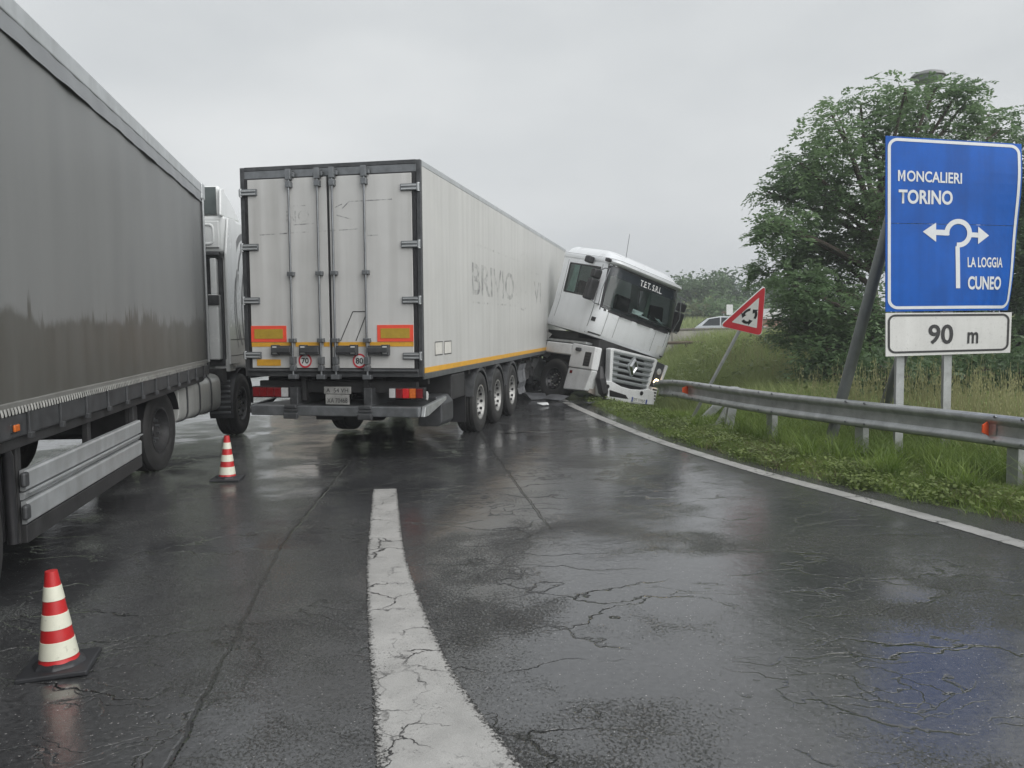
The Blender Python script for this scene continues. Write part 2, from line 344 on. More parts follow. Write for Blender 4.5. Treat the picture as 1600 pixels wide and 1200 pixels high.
def paint(name, lo=.42, hi=.62, crackw=.05):
    m = bpy.data.materials.new(name); m.use_nodes = True; t = m.node_tree; N, K = t.nodes, t.links.new
    b = N['Principled BSDF']; tc = _n(t, 'ShaderNodeTexCoord'); OB = tc.outputs['Object']
    def noise(sc, det=5, rough=.6):
        n = _n(t, 'ShaderNodeTexNoise'); n.inputs['Scale'].default_value = sc; n.inputs['Detail'].default_value = det; n.inputs['Roughness'].default_value = rough; K(OB, n.inputs['Vector']); return n
    def ramp(x, p0, p1, c0=(0, 0, 0), c1=(1, 1, 1)):
        r = _n(t, 'ShaderNodeValToRGB'); r.color_ramp.elements[0].position = p0; r.color_ramp.elements[1].position = p1
        r.color_ramp.elements[0].color = (*c0, 1); r.color_ramp.elements[1].color = (*c1, 1); K(x, r.inputs[0]); return r.outputs[0]
    col = ramp(noise(2.2, 8, .7).outputs['Fac'], .30, .66, (lo * 1.0, lo * .99, lo * .96), (hi, hi * .99, hi * .96))
    wob = noise(4.0); mv = _n(t, 'ShaderNodeVectorMath', operation='MULTIPLY_ADD'); K(wob.outputs['Color'], mv.inputs[0]); mv.inputs[1].default_value = (.35, .35, 0); K(OB, mv.inputs[2])
    vo = _n(t, 'ShaderNodeTexVoronoi', feature='DISTANCE_TO_EDGE'); vo.inputs['Scale'].default_value = 3.6; K(mv.outputs[0], vo.inputs['Vector'])
    ck = ramp(vo.outputs['Distance'], .006, .034, (1, 1, 1), (0, 0, 0)); msk = ramp(noise(1.5).outputs['Fac'], .47, .55)
    chips = ramp(noise(70, 4, .75).outputs['Fac'], .58, .66); patch = ramp(noise(2.3).outputs['Fac'], .45, .66)
    def mul(a, c2):
        n = _n(t, 'ShaderNodeMath', operation='MULTIPLY'); K(a, n.inputs[0]); K(c2, n.inputs[1]); return n.outputs[0]
    ea = _n(t, 'ShaderNodeAttribute'); ea.attribute_name = 'edge'
    em = _n(t, 'ShaderNodeMath', operation='MULTIPLY_ADD'); K(ea.outputs['Fac'], em.inputs[0]); em.inputs[1].default_value = .26; K(noise(55, 5, .8).outputs['Fac'], em.inputs[2])
    worn = ramp(em.outputs[0], .66, .74)
    m0 = _n(t, 'ShaderNodeMath', operation='MAXIMUM'); K(mul(ck, msk), m0.inputs[0]); K(mul(chips, patch), m0.inputs[1])
    mxm = _n(t, 'ShaderNodeMath', operation='MAXIMUM'); K(m0.outputs[0], mxm.inputs[0]); K(worn, mxm.inputs[1])
    mx = _n(t, 'ShaderNodeMixRGB'); K(mxm.outputs[0], mx.inputs[0]); K(col, mx.inputs[1]); mx.inputs[2].default_value = (.02, .02, .02, 1)
    K(mx.outputs[0], b.inputs['Base Color']); b.inputs['Roughness'].default_value = .34; b.inputs['IOR'].default_value = 1.36
    hh = _n(t, 'ShaderNodeMath', operation='MULTIPLY_ADD'); K(noise(120, 3).outputs['Fac'], hh.inputs[0]); hh.inputs[1].default_value = .0035
    sb = _n(t, 'ShaderNodeMath', operation='MULTIPLY'); K(mxm.outputs[0], sb.inputs[0]); sb.inputs[1].default_value = -.006; K(sb.outputs[0], hh.inputs[2])
    bp = _n(t, 'ShaderNodeBump'); bp.inputs['Strength'].default_value = .7; bp.inputs['Distance'].default_value = 1.; K(hh.outputs[0], bp.inputs['Height']); K(bp.outputs[0], b.inputs['Normal'])
    return m
M_PAINT = paint('worn_road_paint', .27, .42); M_PAINT2 = paint('worn_edge_paint', .25, .40)

# ground sheet
def axis(fine0, fine1, step, far, n):
    a = np.arange(fine0, fine1 + step, step); g1 = fine1 + step + (far - fine1) * (np.linspace(0, 1, n) ** 2.5)[1:]
    g0 = fine0 - (far + fine0) * (np.linspace(0, 1, n) ** 2.5)[1:]; return np.concatenate([g0[::-1], a, g1])
gx = axis(-2, 26, .3, 300, 22); gy = axis(-4, 50, .4, 320, 20)
GX, GY = np.meshgrid(gx, gy); GZ = H(GX, GY)
V = np.stack([GX, GY, GZ], -1).reshape(-1, 3); nx_, ny_ = len(gx), len(gy)
ii = np.arange((ny_ - 1) * nx_).reshape(ny_ - 1, nx_)[:, :-1].ravel()
Fq = np.stack([ii, ii + 1, ii + nx_ + 1, ii + nx_], -1)
M_SOIL = mat('grassy_soil', (.05, .075, .025), .9, var=.4, scale=2.5, bump=.8, bscale=25, col2=(.09, .12, .04))
tag(raw('ground', V, Fq, M_SOIL, smooth=True), kind='structure')
# road sheet
ys = np.concatenate([np.arange(-12, 40, .5), np.arange(40, 66, 2)])
mb = MB(); mb.grid([[(-28, y, 0), (-14, y, 0), (-6, y, 0), (0, y, 0), (float(xe(y)) + .02 * math.sin(y * 5.1) + .03 * math.sin(y * 2.3), y, 0)] for y in ys])
tag(mb.build('road', M_ROAD), kind='structure')
mb = MB(); mb.grid([[(x, 39, .62), (x, 49, .62)] for x in np.linspace(4, 90, 20)])
tag(mb.build('road_beyond_the_wall', M_ROAD), kind='structure')
# painted lines (sheets 4 mm above the asphalt)
def stripe(Lp, Rp, name, m, z=.004):
    P = []
    for i, (a, b) in enumerate(zip(Lp, Rp)):
        d = (b - a) / np.linalg.norm(b - a)
        a2 = a + d * RNG.normal(0, .0035); b2 = b + d * RNG.normal(0, .0035)
        P.append([(*(a2 + (b2 - a2) * k), z) for k in (0, .13, .5, .87, 1)])
    mb = MB(); mb.grid(P); o = mb.build(name, m); at_ = o.data.attributes.new('edge', 'FLOAT', 'POINT'); at_.data.foreach_set('value', [1., 0., 0., 0., 1.] * len(P))
    return tag(o, kind='structure')
c = spline(LINE, 60); tn = np.gradient(c, axis=0); tn /= np.linalg.norm(tn, axis=1)[:, None]; nr = np.stack([tn[:, 1], -tn[:, 0]], -1)
stripe(c - nr * .10, c + nr * .10, 'edge_line_marking', M_PAINT2)
DL = spline([(-1.547, 9.0), (-1.206, 6.70), (-1.063, 5.82), (-.839, 4.6), (-.705, 3.93), (-.566, 3.22), (-.30, 2.2), (.05, 1.0), (.4, 0)], 70)
DR = spline([(-1.288, 9.02), (-.914, 6.69), (-.72, 5.72), (-.45, 4.6), (-.25, 3.93), (.025, 3.21), (.42, 2.2), (.85, 1.0), (1.25, 0)], 70)
stripe(DL, DR, 'lane_line_marking', M_PAINT)

# ------------------------------------------------------------------ grass and weeds (stuff: nobody could count it)
def blades(name, pts, hgt, wid, lean, m, label, cat, segs=2):
    """pts Nx2; each blade a bent tapering strip rooted on the ground"""
    n = len(pts); x, y = pts[:, 0], pts[:, 1]; z = H(x, y) - .02
    h = hgt * RNG.uniform(.55, 1.25, n) * (1 - .55 * nsm((y - 12.5) / 2) * nsm((2.2 - (x - xe(y))) / .6) * (y < 21)); a = RNG.uniform(0, 2 * PI, n); ln = lean * RNG.uniform(.2, 1.3, n) * h; w = wid * RNG.uniform(.6, 1.4, n)
    dx, dy = np.cos(a), np.sin(a); f = RNG.uniform(0, 2 * PI, n); px, py = np.cos(f) * w / 2, np.sin(f) * w / 2
    rows = []
    for k in range(segs + 1):
        t = k / segs; cx = x + dx * ln * t * t; cy = y + dy * ln * t * t; cz = z + h * (t - .25 * lean * t * t); s = (1 - t) ** .6 if k < segs else 0.06
        rows += [np.stack([cx - px * s, cy - py * s, cz], -1), np.stack([cx + px * s, cy + py * s, cz], -1)]
    V = np.stack(rows, 1).reshape(-1, 3); k = 2 * (segs + 1); o = np.arange(n)[:, None] * k
    Fs = np.concatenate([o + np.array([2 * j, 2 * j + 1, 2 * j + 3, 2 * j + 2]) for j in range(segs)])
    return tag(raw(name, V, Fs, m), label, cat, kind='stuff')
def scatter(n, y0, y1, e0, e1, ey=1.0):
    y = y0 + (y1 - y0) * RNG.uniform(0, 1, n) ** ey; e = e0 + (e1 - e0) * RNG.uniform(0, 1, n)
    return np.stack([xe(y) + e, y], -1)
def clump(P, n, r):
    """break an even scatter into tufts"""
    c = P[RNG.integers(0, len(P), n)]; i = RNG.integers(0, n, len(P)); return c[i] + RNG.normal(0, r, P.shape)
M_GR1 = leafmat('fresh_grass', (.11, .18, .035), (.27, .36, .085), .45, 2.2)
M_GR2 = leafmat('meadow_grass', (.20, .265, .085), (.38, .43, .19), .5, .8)
M_GR3 = leafmat('ripe_oat_grass', (.26, .27, .12), (.42, .41, .22), .35, 1.5)
M_WEED = leafmat('broad_weed_leaves', (.12, .165, .05), (.25, .31, .10), .4, 3.)
P1 = np.concatenate([clump(scatter(46000, 4.5, 19.5, .0, 1.6), 1500, .09), scatter(20000, 4.5, 19.5, .05, 1.7)])
blades('low_verge_grass', P1, .15, .009, .95, M_GR1, 'short bright green grass fringing the wet asphalt edge', 'grass')
P2 = np.concatenate([clump(scatter(34000, 5, 19, 1.6, 3.8), 900, .10), scatter(26000, 5, 19, 1.65, 5.0), clump(scatter(6500, 5, 19, .5, 1.5), 70, .07)])
P2 = P2[(P2[:, 0] - xe(P2[:, 1])) > .35]
blades('tall_verge_grass', P2, .42, .013, .7, M_GR1, 'tall green grass growing round the crash barrier posts', 'grass', 3)
P3 = np.concatenate([scatter(22000, 8, 22, 2.2, 7), scatter(52000, 16, 31, 1.8, 18)])
blades('meadow_grass', P3, .58, .020, .55, M_GR2, 'rough meadow grass on the bank behind the crash barrier', 'grass')
P3b = np.stack([RNG.uniform(4, 60, 26000), RNG.uniform(50, 74, 26000)], -1)
blades('far_bank_grass', P3b, .6, .07, .5, M_GR2, 'green grass strip below the distant trees', 'grass')
M_DEAD = leafmat('dead_grass', (.13, .105, .06), (.28, .24, .14), .3, 5.)
blades('dead_verge_grass', np.concatenate([clump(scatter(6000, 4.5, 19.5, .0, 1.2), 220, .10), scatter(5000, 5, 22, 1.0, 5)]), .17, .008, 1.2, M_DEAD, 'dry brown grass stalks among the green verge', 'grass')
# broad weed leaves along the edge: small folded leaves close to the ground
def leaves_low(name, P, size, m, label, zmax):
    n = len(P); z = H(P[:, 0], P[:, 1]) + RNG.uniform(.01, zmax, n); a = RNG.uniform(0, 2 * PI, n); s = size * RNG.uniform(.5, 1.4, n)
    ti = RNG.uniform(-.2, .7, n); C = np.stack([P[:, 0], P[:, 1], z], -1)
    u = np.stack([np.cos(a), np.sin(a), ti], -1) * s[:, None]; v = np.stack([-np.sin(a), np.cos(a), RNG.uniform(-.3, .3, n)], -1) * (s * .38)[:, None]
    V = np.stack([C - u * .5, C + v, C + u * .55, C - v], 1).reshape(-1, 3); F_ = np.arange(n * 4).reshape(-1, 4)
    return tag(raw(name, V, F_, m), label, 'weeds', kind='stuff')
leaves_low('verge_weeds', np.concatenate([clump(scatter(6500, 4.5, 19.5, .0, .9), 90, .12), clump(scatter(5000, 5, 15, .3, 1.8), 70, .13), scatter(2500, 4.5, 19.5, -.03, 1.0)]), .044, M_WEED, 'low leafy weeds spilling over the edge of the asphalt', .13)
leaves_low('bank_weeds', clump(scatter(9000, 10, 27, 2.6, 9), 120, .28), .10, M_WEED, 'leafy green weed clumps on the grassy bank', .55)
# ripe oats: stem with drooping spikelets
def oats(P):
    n = len(P); z = H(P[:, 0], P[:, 1]); Vs = []; Fs = []; o = 0
    for i in range(n):
        h = RNG.uniform(.65, 1.15); a = RNG.uniform(0, 2 * PI); d = np.array([math.cos(a), math.sin(a), 0]); b = np.array([P[i, 0], P[i, 1], z[i]])
        top = b + d * h * .16 + [0, 0, h]; w = np.array([.004, -.003, 0])
        Vs += [b - w, b + w, top + w * .5, top - w * .5]; Fs.append((o, o + 1, o + 2, o + 3)); o += 4
        for k in range(7):
            t = RNG.uniform(.70, 1.0); c = b + d * h * .16 * t + [0, 0, h * t]; q = RNG.uniform(0, 2 * PI)
            e = c + np.array([math.cos(q) * .05, math.sin(q) * .05, -.01]); s = np.array([math.sin(q), -math.cos(q), 0]) * .006
            Vs += [e, e - [0, 0, .018] + s, e - [0, 0, .045], e - [0, 0, .018] - s]; Fs.append((o, o + 1, o + 2, o + 3)); o += 4
    return tag(raw('ripe_oats', np.array(Vs), np.array(Fs), M_GR3), 'straw coloured seeding oat grass behind the crash barrier', 'grass', kind='stuff')
oats(np.concatenate([scatter(350, 7, 14, 2.2, 4.4), scatter(800, 13, 24, 4, 10), clump(scatter(420, 6.5, 13, 2.2, 4.2), 26, .25)]))

# ------------------------------------------------------------------ trees
M_BARK = mat('grey_bark', (.075, .062, .05), .9, var=.35, scale=9, bump=.8, bscale=30)
M_LEAF_A = leafmat('locust_leaves', (.09, .155, .075), (.22, .32, .155), .5, .55)
M_LEAF_B = leafmat('dark_leaves', (.06, .105, .05), (.13, .20, .09), .42, .7)
M_LEAF_C = leafmat('far_leaves', (.045, .085, .045), (.10, .155, .075), .35, .35)
M_LEAF_D = leafmat('olive_leaves', (.09, .12, .05), (.19, .22, .10), .35, .35)
def unit(n):
    v = RNG.normal(0, 1, (n, 3)); return v / np.linalg.norm(v, axis=1)[:, None]
def pinnate(C, D, ln, npair, lw):
    """compound leaves: pairs of leaflets along a drooping rachis. C base Nx3, D direction Nx3"""
    n = len(C); up = np.array([0, 0, 1.]); S = np.cross(D, up); S /= (np.linalg.norm(S, axis=1)[:, None] + 1e-6); Q = []
    L_ = ln * RNG.uniform(.7, 1.25, n)[:, None]
    for k in range(npair):
        t = (k + .6) / npair; c0 = C + D * L_ * t - up * (L_ * .35 * t * t)
        for sg in (-1, 1):
            dr = S * sg * .9 + D * .45 - up * .25 + RNG.normal(0, .15, (n, 3)); l2 = L_ * .30; wv = D * lw + RNG.normal(0, lw * .4, (n, 3))
            Q.append(np.stack([c0, c0 + dr * l2 * .5 + wv, c0 + dr * l2, c0 + dr * l2 * .5 - wv], 1))
    return np.concatenate(Q).reshape(-1, 3)
def leafquads(C, size, flat=.5):
    n = len(C); a = unit(n); a[:, 2] *= flat; a /= np.linalg.norm(a, axis=1)[:, None]; b = np.cross(a, unit(n)); b /= (np.linalg.norm(b, axis=1)[:, None] + 1e-6)
    s = (size * RNG.uniform(.5, 1.4, n))[:, None]
    return np.stack([C - a * s * .5, C + b * s * .3, C + a * s * .55, C - b * s * .3], 1).reshape(-1, 3)
def tree(name, label, base, lobes, trunk_r, leaf_m, sprays, kind='leaf', lsize=.12, per=30, lean=0., group=None, twigs=True):
    """lobes: list of (centre, radius); limbs reach each lobe; leaf sprays fill its shell unevenly"""
    base = np.array(base, float); root = empty(name, base)
    tag(root, label, 'tree' if 'tree' in name else 'bush', group)
    cs = [np.array(q_[0], float) for q_ in lobes]; top = max(c[2] for c in cs); mid = np.mean(cs, axis=0)
    tm = MB(); fork = base + np.array([(mid[0] - base[0]) * .25, (mid[1] - base[1]) * .25, (min(c[2] for c in cs) - base[2]) * .5 + .25])
    crownb = base + np.array([(mid[0] - base[0]) * .7, (mid[1] - base[1]) * .7, (top - base[2]) * .62])
    spine = spline([base - [0, 0, .3], fork, (fork + crownb) / 2 + RNG.normal(0, .12, 3), crownb], 5)
    tm.tube(spine - base, [trunk_r * (1 - .7 * i / (len(spine) - 1)) * (1.35 if i == 0 else 1) for i in range(len(spine))], 9)
    tips = []; C_all = []
    for (c, r, *dn), cc in zip(lobes, cs):
        k = np.argmin(np.linalg.norm(spine - (cc - [0, 0, np.linalg.norm(cc - spine[-1]) * .3]), axis=1)); s0 = spine[max(k - 1, 2) if len(spine) > 3 else k]
        q = spline([s0, (s0 + cc) / 2 + RNG.normal(0, .10 * r, 3) + [0, 0, .15 * r], cc], 3)
        tm.tube(q - base, [trunk_r * .34 * (1 - .75 * i / (len(q) - 1)) + .008 for i in range(len(q))], 6)
        n = max(4, int(sprays * r * r * (dn[0] if dn else 1))); u = unit(n); u[:, 2] *= .85; rad = r * RNG.uniform(.25, 1.12, n) ** .7
        P = cc + u * rad[:, None]
        tips.append((cc, P)); C_all.append((P, u))
        if twigs:
            for p in P[::3]:
                m_ = (cc + p) / 2 + RNG.normal(0, .06, 3); tm.tube(np.array([cc, m_, p]) - base, [.016, .010, .004], 4, False)
    tm.build('trunk', M_BARK, root, smooth=True)
    P = np.concatenate([p for p, u in C_all]); U = np.concatenate([u for p, u in C_all])
    if kind == 'pinnate':
        C = np.repeat(P, per, 0) + RNG.normal(0, .12, (len(P) * per, 3)); D = np.repeat(U, per, 0) * .5 + unit(len(C)); D[:, 2] *= .5; D /= np.linalg.norm(D, axis=1)[:, None]
        V = pinnate(C, D, lsize, 5, .026)
    else:
        C = np.repeat(P, per, 0) + RNG.normal(0, 1, (len(P) * per, 3)) * np.array([1, 1, .6]) * (lsize * 2.2); V = leafquads(C, lsize)
    raw('crown', V - base, np.arange(len(V)).reshape(-1, 4), leaf_m, root)
    return root
def px_lobes(L_, d, f=1.):
    out = []
    for (px, py, r, *dd) in L_:
        q = d + (dd[0] if dd else RNG.uniform(-1.2, 1.2)); out.append((at(px, py, q), r * f * q / CF, .42 if py < 215 else .62 if py < 330 else 1.))
    return out
TREE_D = 18.5; RNG = np.random.default_rng(21)
lobes = px_lobes([(1440, 170, 46), (1392, 185, 44), (1345, 165, 34), (1318, 205, 44), (1275, 250, 48), (1235, 300, 44), (1290, 315, 52), (1215, 350, 36), (1265, 390, 52), (1335, 385, 56),
    (1360, 290, 58), (1368, 235, 40), (1208, 425, 26), (1250, 450, 46), (1300, 480, 58), (1235, 500, 34), (1350, 500, 60), (1290, 550, 48), (1350, 580, 50), (1425, 250, 40), (1500, 170, 36), (1530, 200, 30), (1475, 205, 34),
    (1430, 340, 60, 1.0), (1470, 480, 60, 1.2), (1415, 140, 26), (1462, 138, 24), (1500, 140, 26), (1545, 180, 28), (1560, 205, 26), (1300, 180, 24), (1250, 255, 26), (1200, 300, 22), (1196, 345, 20)], TREE_D)
b0 = at(1400, 500, TREE_D); tree('locust_tree', 'large feathery locust tree with airy top behind the blue road sign', (b0[0], b0[1], float(H(b0[0], b0[1]))), lobes, .17, M_LEAF_A, 66, 'pinnate', .33, 14)
lobes = px_lobes([(1590, 290, 50), (1570, 370, 60), (1610, 430, 70), (1560, 480, 60), (1600, 540, 60), (1660, 330, 70), (1700, 450, 80), (1520, 560, 50), (1660, 560, 60), (1600, 215, 22), (1640, 240, 45)], 20)
b0 = at(1620, 500, 20); tree('broadleaf_tree', 'dark leafy tree filling the gap right of the blue road sign', (b0[0], b0[1], float(H(b0[0], b0[1]))), lobes, .15, M_LEAF_B, 66, 'pinnate', .33, 14)
def bush(px, py, d, r, m, label, n=46, ls=.10, cat='bush'):
    c = at(px, py, d); z0 = float(H(c[0], c[1])); R = r * d / CF
    lb = [(np.array([c[0] + RNG.normal(0, R * .55), c[1] + RNG.normal(0, R * .5), max(z0 + R * .5, c[2] + RNG.normal(0, R * .35))]), R * RNG.uniform(.5, .75)) for _ in range(6)]
    return tree('leafy_bush', label, (c[0], c[1], z0), lb, .05, m, n, 'leaf', ls, 34, twigs=False)
bush(1330, 590, 17, 46, M_LEAF_B, 'dense dark bush at the foot of the locust tree', ls=.12)
bush(1430, 600, 16.5, 50, M_LEAF_B, 'dark bush between the two posts of the blue sign', ls=.12)
bush(1530, 590, 16.5, 55, M_LEAF_B, 'dark bush under the white ninety metre plate, right of its posts', ls=.12)
bush(1620, 590, 16, 55, M_LEAF_B, 'dark bush at the end of the hedge past the blue sign', ls=.12)
bush(1385, 585, 14.5, 42, M_LEAF_B, 'dark bush behind the leaning braces of the blue sign', ls=.11)
bush(1480, 590, 14.5, 46, M_LEAF_B, 'dark bush filling the space behind the sign posts', ls=.11)
bush(1575, 585, 14.5, 50, M_LEAF_B, 'dark bush beside the right edge of the distance plate', ls=.11)
bush(1262, 545, 24, 34, M_LEAF_D, 'pale olive bush on the bank left of the locust tree', ls=.11)
bush(1205, 555, 25, 18, M_LEAF_D, 'small green bush on the bank behind the leaning triangle sign', ls=.11)
# distant trees beyond the road
far = [(1075, 470, 86, 34, 'C', 'distant round tree just right of the wrecked cab roof'), (1112, 468, 80, 40, 'B', 'distant dark tree behind the silver car'), (1152, 470, 84, 40, 'C', 'distant pale green tree behind the triangle sign'),
       (1192, 478, 90, 34, 'C', 'distant tree between the triangle sign and the locust tree'), (1090, 494, 70, 20, 'D', 'distant low bush with pale blossom beside the wrecked cab'), (1132, 492, 68, 24, 'A', 'distant green shrub over the silver car'), (1165, 496, 72, 20, 'A', 'distant shrub over the small far signs')]
for (px, py, d, r, k, lab) in far:
    c = at(px, py, d); z0 = float(H(c[0], c[1])); R = r * d / CF
    lb = [(np.array([c[0] + RNG.normal(0, R * .5), c[1] + RNG.normal(0, R * .4), c[2] + RNG.uniform(-.7, .62) * R]), R * RNG.uniform(.38, .6)) for _ in range(11)]
    tree('far_tree', lab, (c[0], c[1], z0), lb, .2, {'A': M_LEAF_A, 'B': M_LEAF_B, 'C': M_LEAF_C, 'D': M_LEAF_D}[k], 15, 'leaf', .34, 26, twigs=False)

# ================================================================== VEHICLE MATERIALS AND COMMON PARTS
M_WHITE = mat('dirty_white_panel', (.49, .49, .475), .42, var=.05, scale=1.2, streak=.24)
M_WDOOR = mat('dull_white_door', (.52, .52, .51), .45, var=.07, scale=1.5, streak=.30)
M_CABW = mat('white_cab_paint', (.74, .76, .78), .28, var=.03, scale=2., coat=.5, streak=.10)
M_CABW2 = mat('white_bumper_plastic', (.66, .67, .68), .38, var=.06, scale=4., streak=.18, speck=.35)
M_LCAB = mat('white_wet_cab_paint', (.66, .68, .68), .25, var=.04, scale=2., coat=.5, streak=.12)
M_STEEL = mat('dull_steel', (.20, .21, .22), .42, .75, var=.2, scale=8)
M_STEELD = mat('dark_steel', (.075, .078, .082), .5, .5, var=.3, scale=8)
M_GALV = mat('galvanised_steel', (.40, .415, .42), .42, .6, var=.20, scale=6, speck=.15, streak=.2)
M_ALU = mat('ribbed_aluminium', (.46, .48, .49), .40, .45, var=.12, scale=5, streak=.25)
M_BLACK = mat('black_plastic', (.018, .018, .02), .45, var=.25, scale=10)
M_RUB = mat('tyre_rubber', (.022, .022, .022), .62, var=.35, scale=6, bump=.25, bscale=70)
M_CHAS = mat('grimy_chassis', (.024, .024, .025), .6, var=.4, scale=5, bump=.2, bscale=30)
M_RIM = mat('dirty_rim', (.30, .30, .29), .45, .4, var=.25, scale=14, speck=.3)
M_RIMD = mat('dark_rim', (.06, .06, .062), .4, .5, var=.3, scale=12)
M_RED = mat('red_lens', (.15, .008, .010), .2, var=.2, scale=30)
M_REDON = mat('lit_red_lens', (.32, .012, .012), .2, var=.1, scale=30, emit=(1, .03, .04), estr=.06)
M_AMB = mat('amber_lens', (.55, .13, .02), .25, var=.15, scale=30)
M_LENSW = mat('clear_lens', (.45, .45, .45), .15, var=.1, scale=30)
M_ORANGE = mat('orange_reflector', (.80, .10, .02), .35, var=.08, scale=20)
M_YEL = mat('yellow_stripe', (.62, .33, .035), .45, var=.1, scale=9, speck=.25)
M_YELP = mat('yellow_plate', (.40, .27, .035), .4, var=.1, scale=12)
M_FLUO = mat('red_plate', (.78, .09, .05), .4, var=.06, scale=12)
M_SIGNW = mat('sign_white', (.62, .63, .62), .35, var=.06, scale=6, speck=.15)
M_TXTB = mat('black_print', (.012, .012, .014), .5, var=.2, scale=20)
M_SIGNR = mat('sign_red', (.50, .035, .05), .38, var=.06, scale=6)
M_NUT = mat('bright_nut', (.55, .54, .50), .3, .8, var=.2, scale=30)
def ghostmat(name, col, lo, hi, sc=9.):
    m = bpy.data.materials.new(name); m.use_nodes = True; t = m.node_tree; N, K = t.nodes, t.links.new
    b = N['Principled BSDF']; b.inputs['Base Color'].default_value = (*col, 1); b.inputs['Roughness'].default_value = .6
    tc = _n(t, 'ShaderNodeTexCoord'); mp = _n(t, 'ShaderNodeMapping'); mp.inputs['Scale'].default_value = (1, 1, .6); K(tc.outputs['Object'], mp.inputs[0])
    no = _n(t, 'ShaderNodeTexNoise'); no.inputs['Scale'].default_value = sc; no.inputs['Detail'].default_value = 6; no.inputs['Roughness'].default_value = .7; K(mp.outputs[0], no.inputs['Vector'])
    r = _n(t, 'ShaderNodeValToRGB'); r.color_ramp.elements[0].position = lo; r.color_ramp.elements[1].position = hi; r.color_ramp.elements[0].color = (0, 0, 0, 1); r.color_ramp.elements[1].color = (.75, .75, .75, 1)
    K(no.outputs['Fac'], r.inputs[0]); K(r.outputs[0], b.inputs['Alpha']); return m
M_GHOST = ghostmat('decal_ghost', (.24, .24, .25), .42, .70); M_GHOST2 = ghostmat('decal_ghost_faint', (.26, .26, .26), .52, .74)
G_SCREEN = glassmat('tinted_windscreen', (.82, .93, .91)); G_SIDE = glassmat('tinted_side_glass', (.72, .90, .84)); G_DARK = glassmat('dark_car_glass', (.12, .14, .15))

TY = None
def wheel(parent, x, y, z, r=.52, side=1, w=.30, rim=None, style='trailer', steer=0.):
    """wheel > tyre, rim; +side is the outer face"""
    rim = rim or M_RIM; s = side
    hub = MB(); hub.lathe([(0.0, .02 * s), (.10, .02 * s), (.115, -.02 * s), (.115, -.10 * s), (0, -.10 * s)], 20, 0)
    if style == 'steer': hub.lathe([(0, .11 * s), (.07, .10 * s), (.09, .05 * s), (.10, -.05 * s)], 20, 0)
    else: hub.lathe([(0, .085 * s), (.06, .08 * s), (.085, .05 * s), (.09, -.04 * s)], 16, 0)
    h = hub.build('wheel', M_RIMD if rim is not M_RIM else M_STEEL, parent, smooth=True); h.location = (x, y, z); h.rotation_euler.z = steer
    t = MB(); hw = w / 2; ri = .285
    prof = [(ri, -hw * .86), (ri + .02, -hw), (r * .80, -hw * 1.06), (r - .035, -hw), (r - .008, -hw * .86)]
    for g in (-.5, 0, .5):
        prof += [(r, hw * (g - .17)), (r - .014, hw * (g - .13)), (r - .014, hw * (g + .05)), (r, hw * (g + .09))]
    prof += [(r - .008, hw * .86), (r - .035, hw), (r * .80, hw * 1.06), (r * .74, hw * 1.05), (r * .72, hw * 1.03), (ri + .03, hw), (ri, hw * .86)]
    t.lathe([(a, b * s) for a, b in prof], 44, 0, closed=True); t.build('tyre', M_RUB, h, smooth=True)
    m = MB(); o = hw * .9
    if style == 'drive': pr = [(ri + .012, o + .012), (ri - .012, o + .012), (ri - .02, o - .02), (ri - .05, o - .13), (.17, o - .16), (.10, o - .15)]
    else: pr = [(ri + .012, o + .012), (ri - .012, o + .012), (ri - .022, o - .02), (ri - .05, o - .05), (.22, o - .012), (.175, .055), (.155, .055), (.10, .04)]
    m.lathe([(a, b * s) for a, b in pr], 36, 0); ro = m.build('rim', rim, h, smooth=True)
    d = MB(); nb = MB(); ring = .205 if style != 'drive' else .20; off = (o - .022) if style != 'drive' else o - .155
    for k in range(10):
        a = 2 * PI * k / 10; cy, cz = math.cos(a) * ring, math.sin(a) * ring
        d.cyl((s * (off - .02), cy, cz), (s * (off + .012), cy, cz), .024, 8)
        ny, nz = math.cos(a + .3) * .143, math.sin(a + .3) * .143
        nb.cyl((s * .03, ny, nz), (s * .085, ny, nz), .015, 6)
    tag(d.build('rim_hole', M_TXTB, h, smooth=True), kind='stuff'); tag(nb.build('wheel_nut', M_NUT if style == 'steer' else M_STEEL, h), kind='stuff')
    return h

# ================================================================== WHITE BOX TRAILER (rear view)
TA = tag(empty('box_trailer', (-2.43, 11.157, 0), .207, .007), 'dirty white box semi-trailer with closed rear doors and tail lift', 'trailer')
HW, ZT, ZB, LEN = 1.28, 3.96, 1.15, 13.4
mb = MB(); mb.box(-HW, HW, .04, LEN, ZB + .03, ZT - .015); mb.build('box_body', M_WHITE, TA, bevel=.015)
fm = MB()
for s in (-1, 1): fm.box(min(s * HW * 1.003, s * (HW - .055)), max(s * HW * 1.003, s * (HW - .055)), -.015, .05, ZB - .02, ZT)
fm.box(-HW + .055, HW - .055, -.012, .045, ZT - .05, ZT + .004); fm.build('rear_frame', M_STEELD, TA, bevel=.006)
fm = MB(); fm.box(-HW + .058, HW - .058, -.008, .03, ZT - .155, ZT - .052); fm.build('rear_header', M_STEEL, TA, bevel=.004)
fm = MB(); fm.box(-HW + .055, HW - .055, -.03, .06, ZB - .02, ZB + .085); fm.cyl((-HW + .06, -.05, ZB + .06), (HW - .06, -.05, ZB + .06), .018, 8); fm.build('rear_sill', M_STEELD, TA, bevel=.004)
fm = MB()
for s in (-1, 1): fm.box(min(s * (HW + .004), s * (HW - .03)), max(s * (HW + .004), s * (HW - .03)), .05, LEN, ZT - .075, ZT + .002)
fm.build('top_rail', M_ALU, TA, bevel=.008)
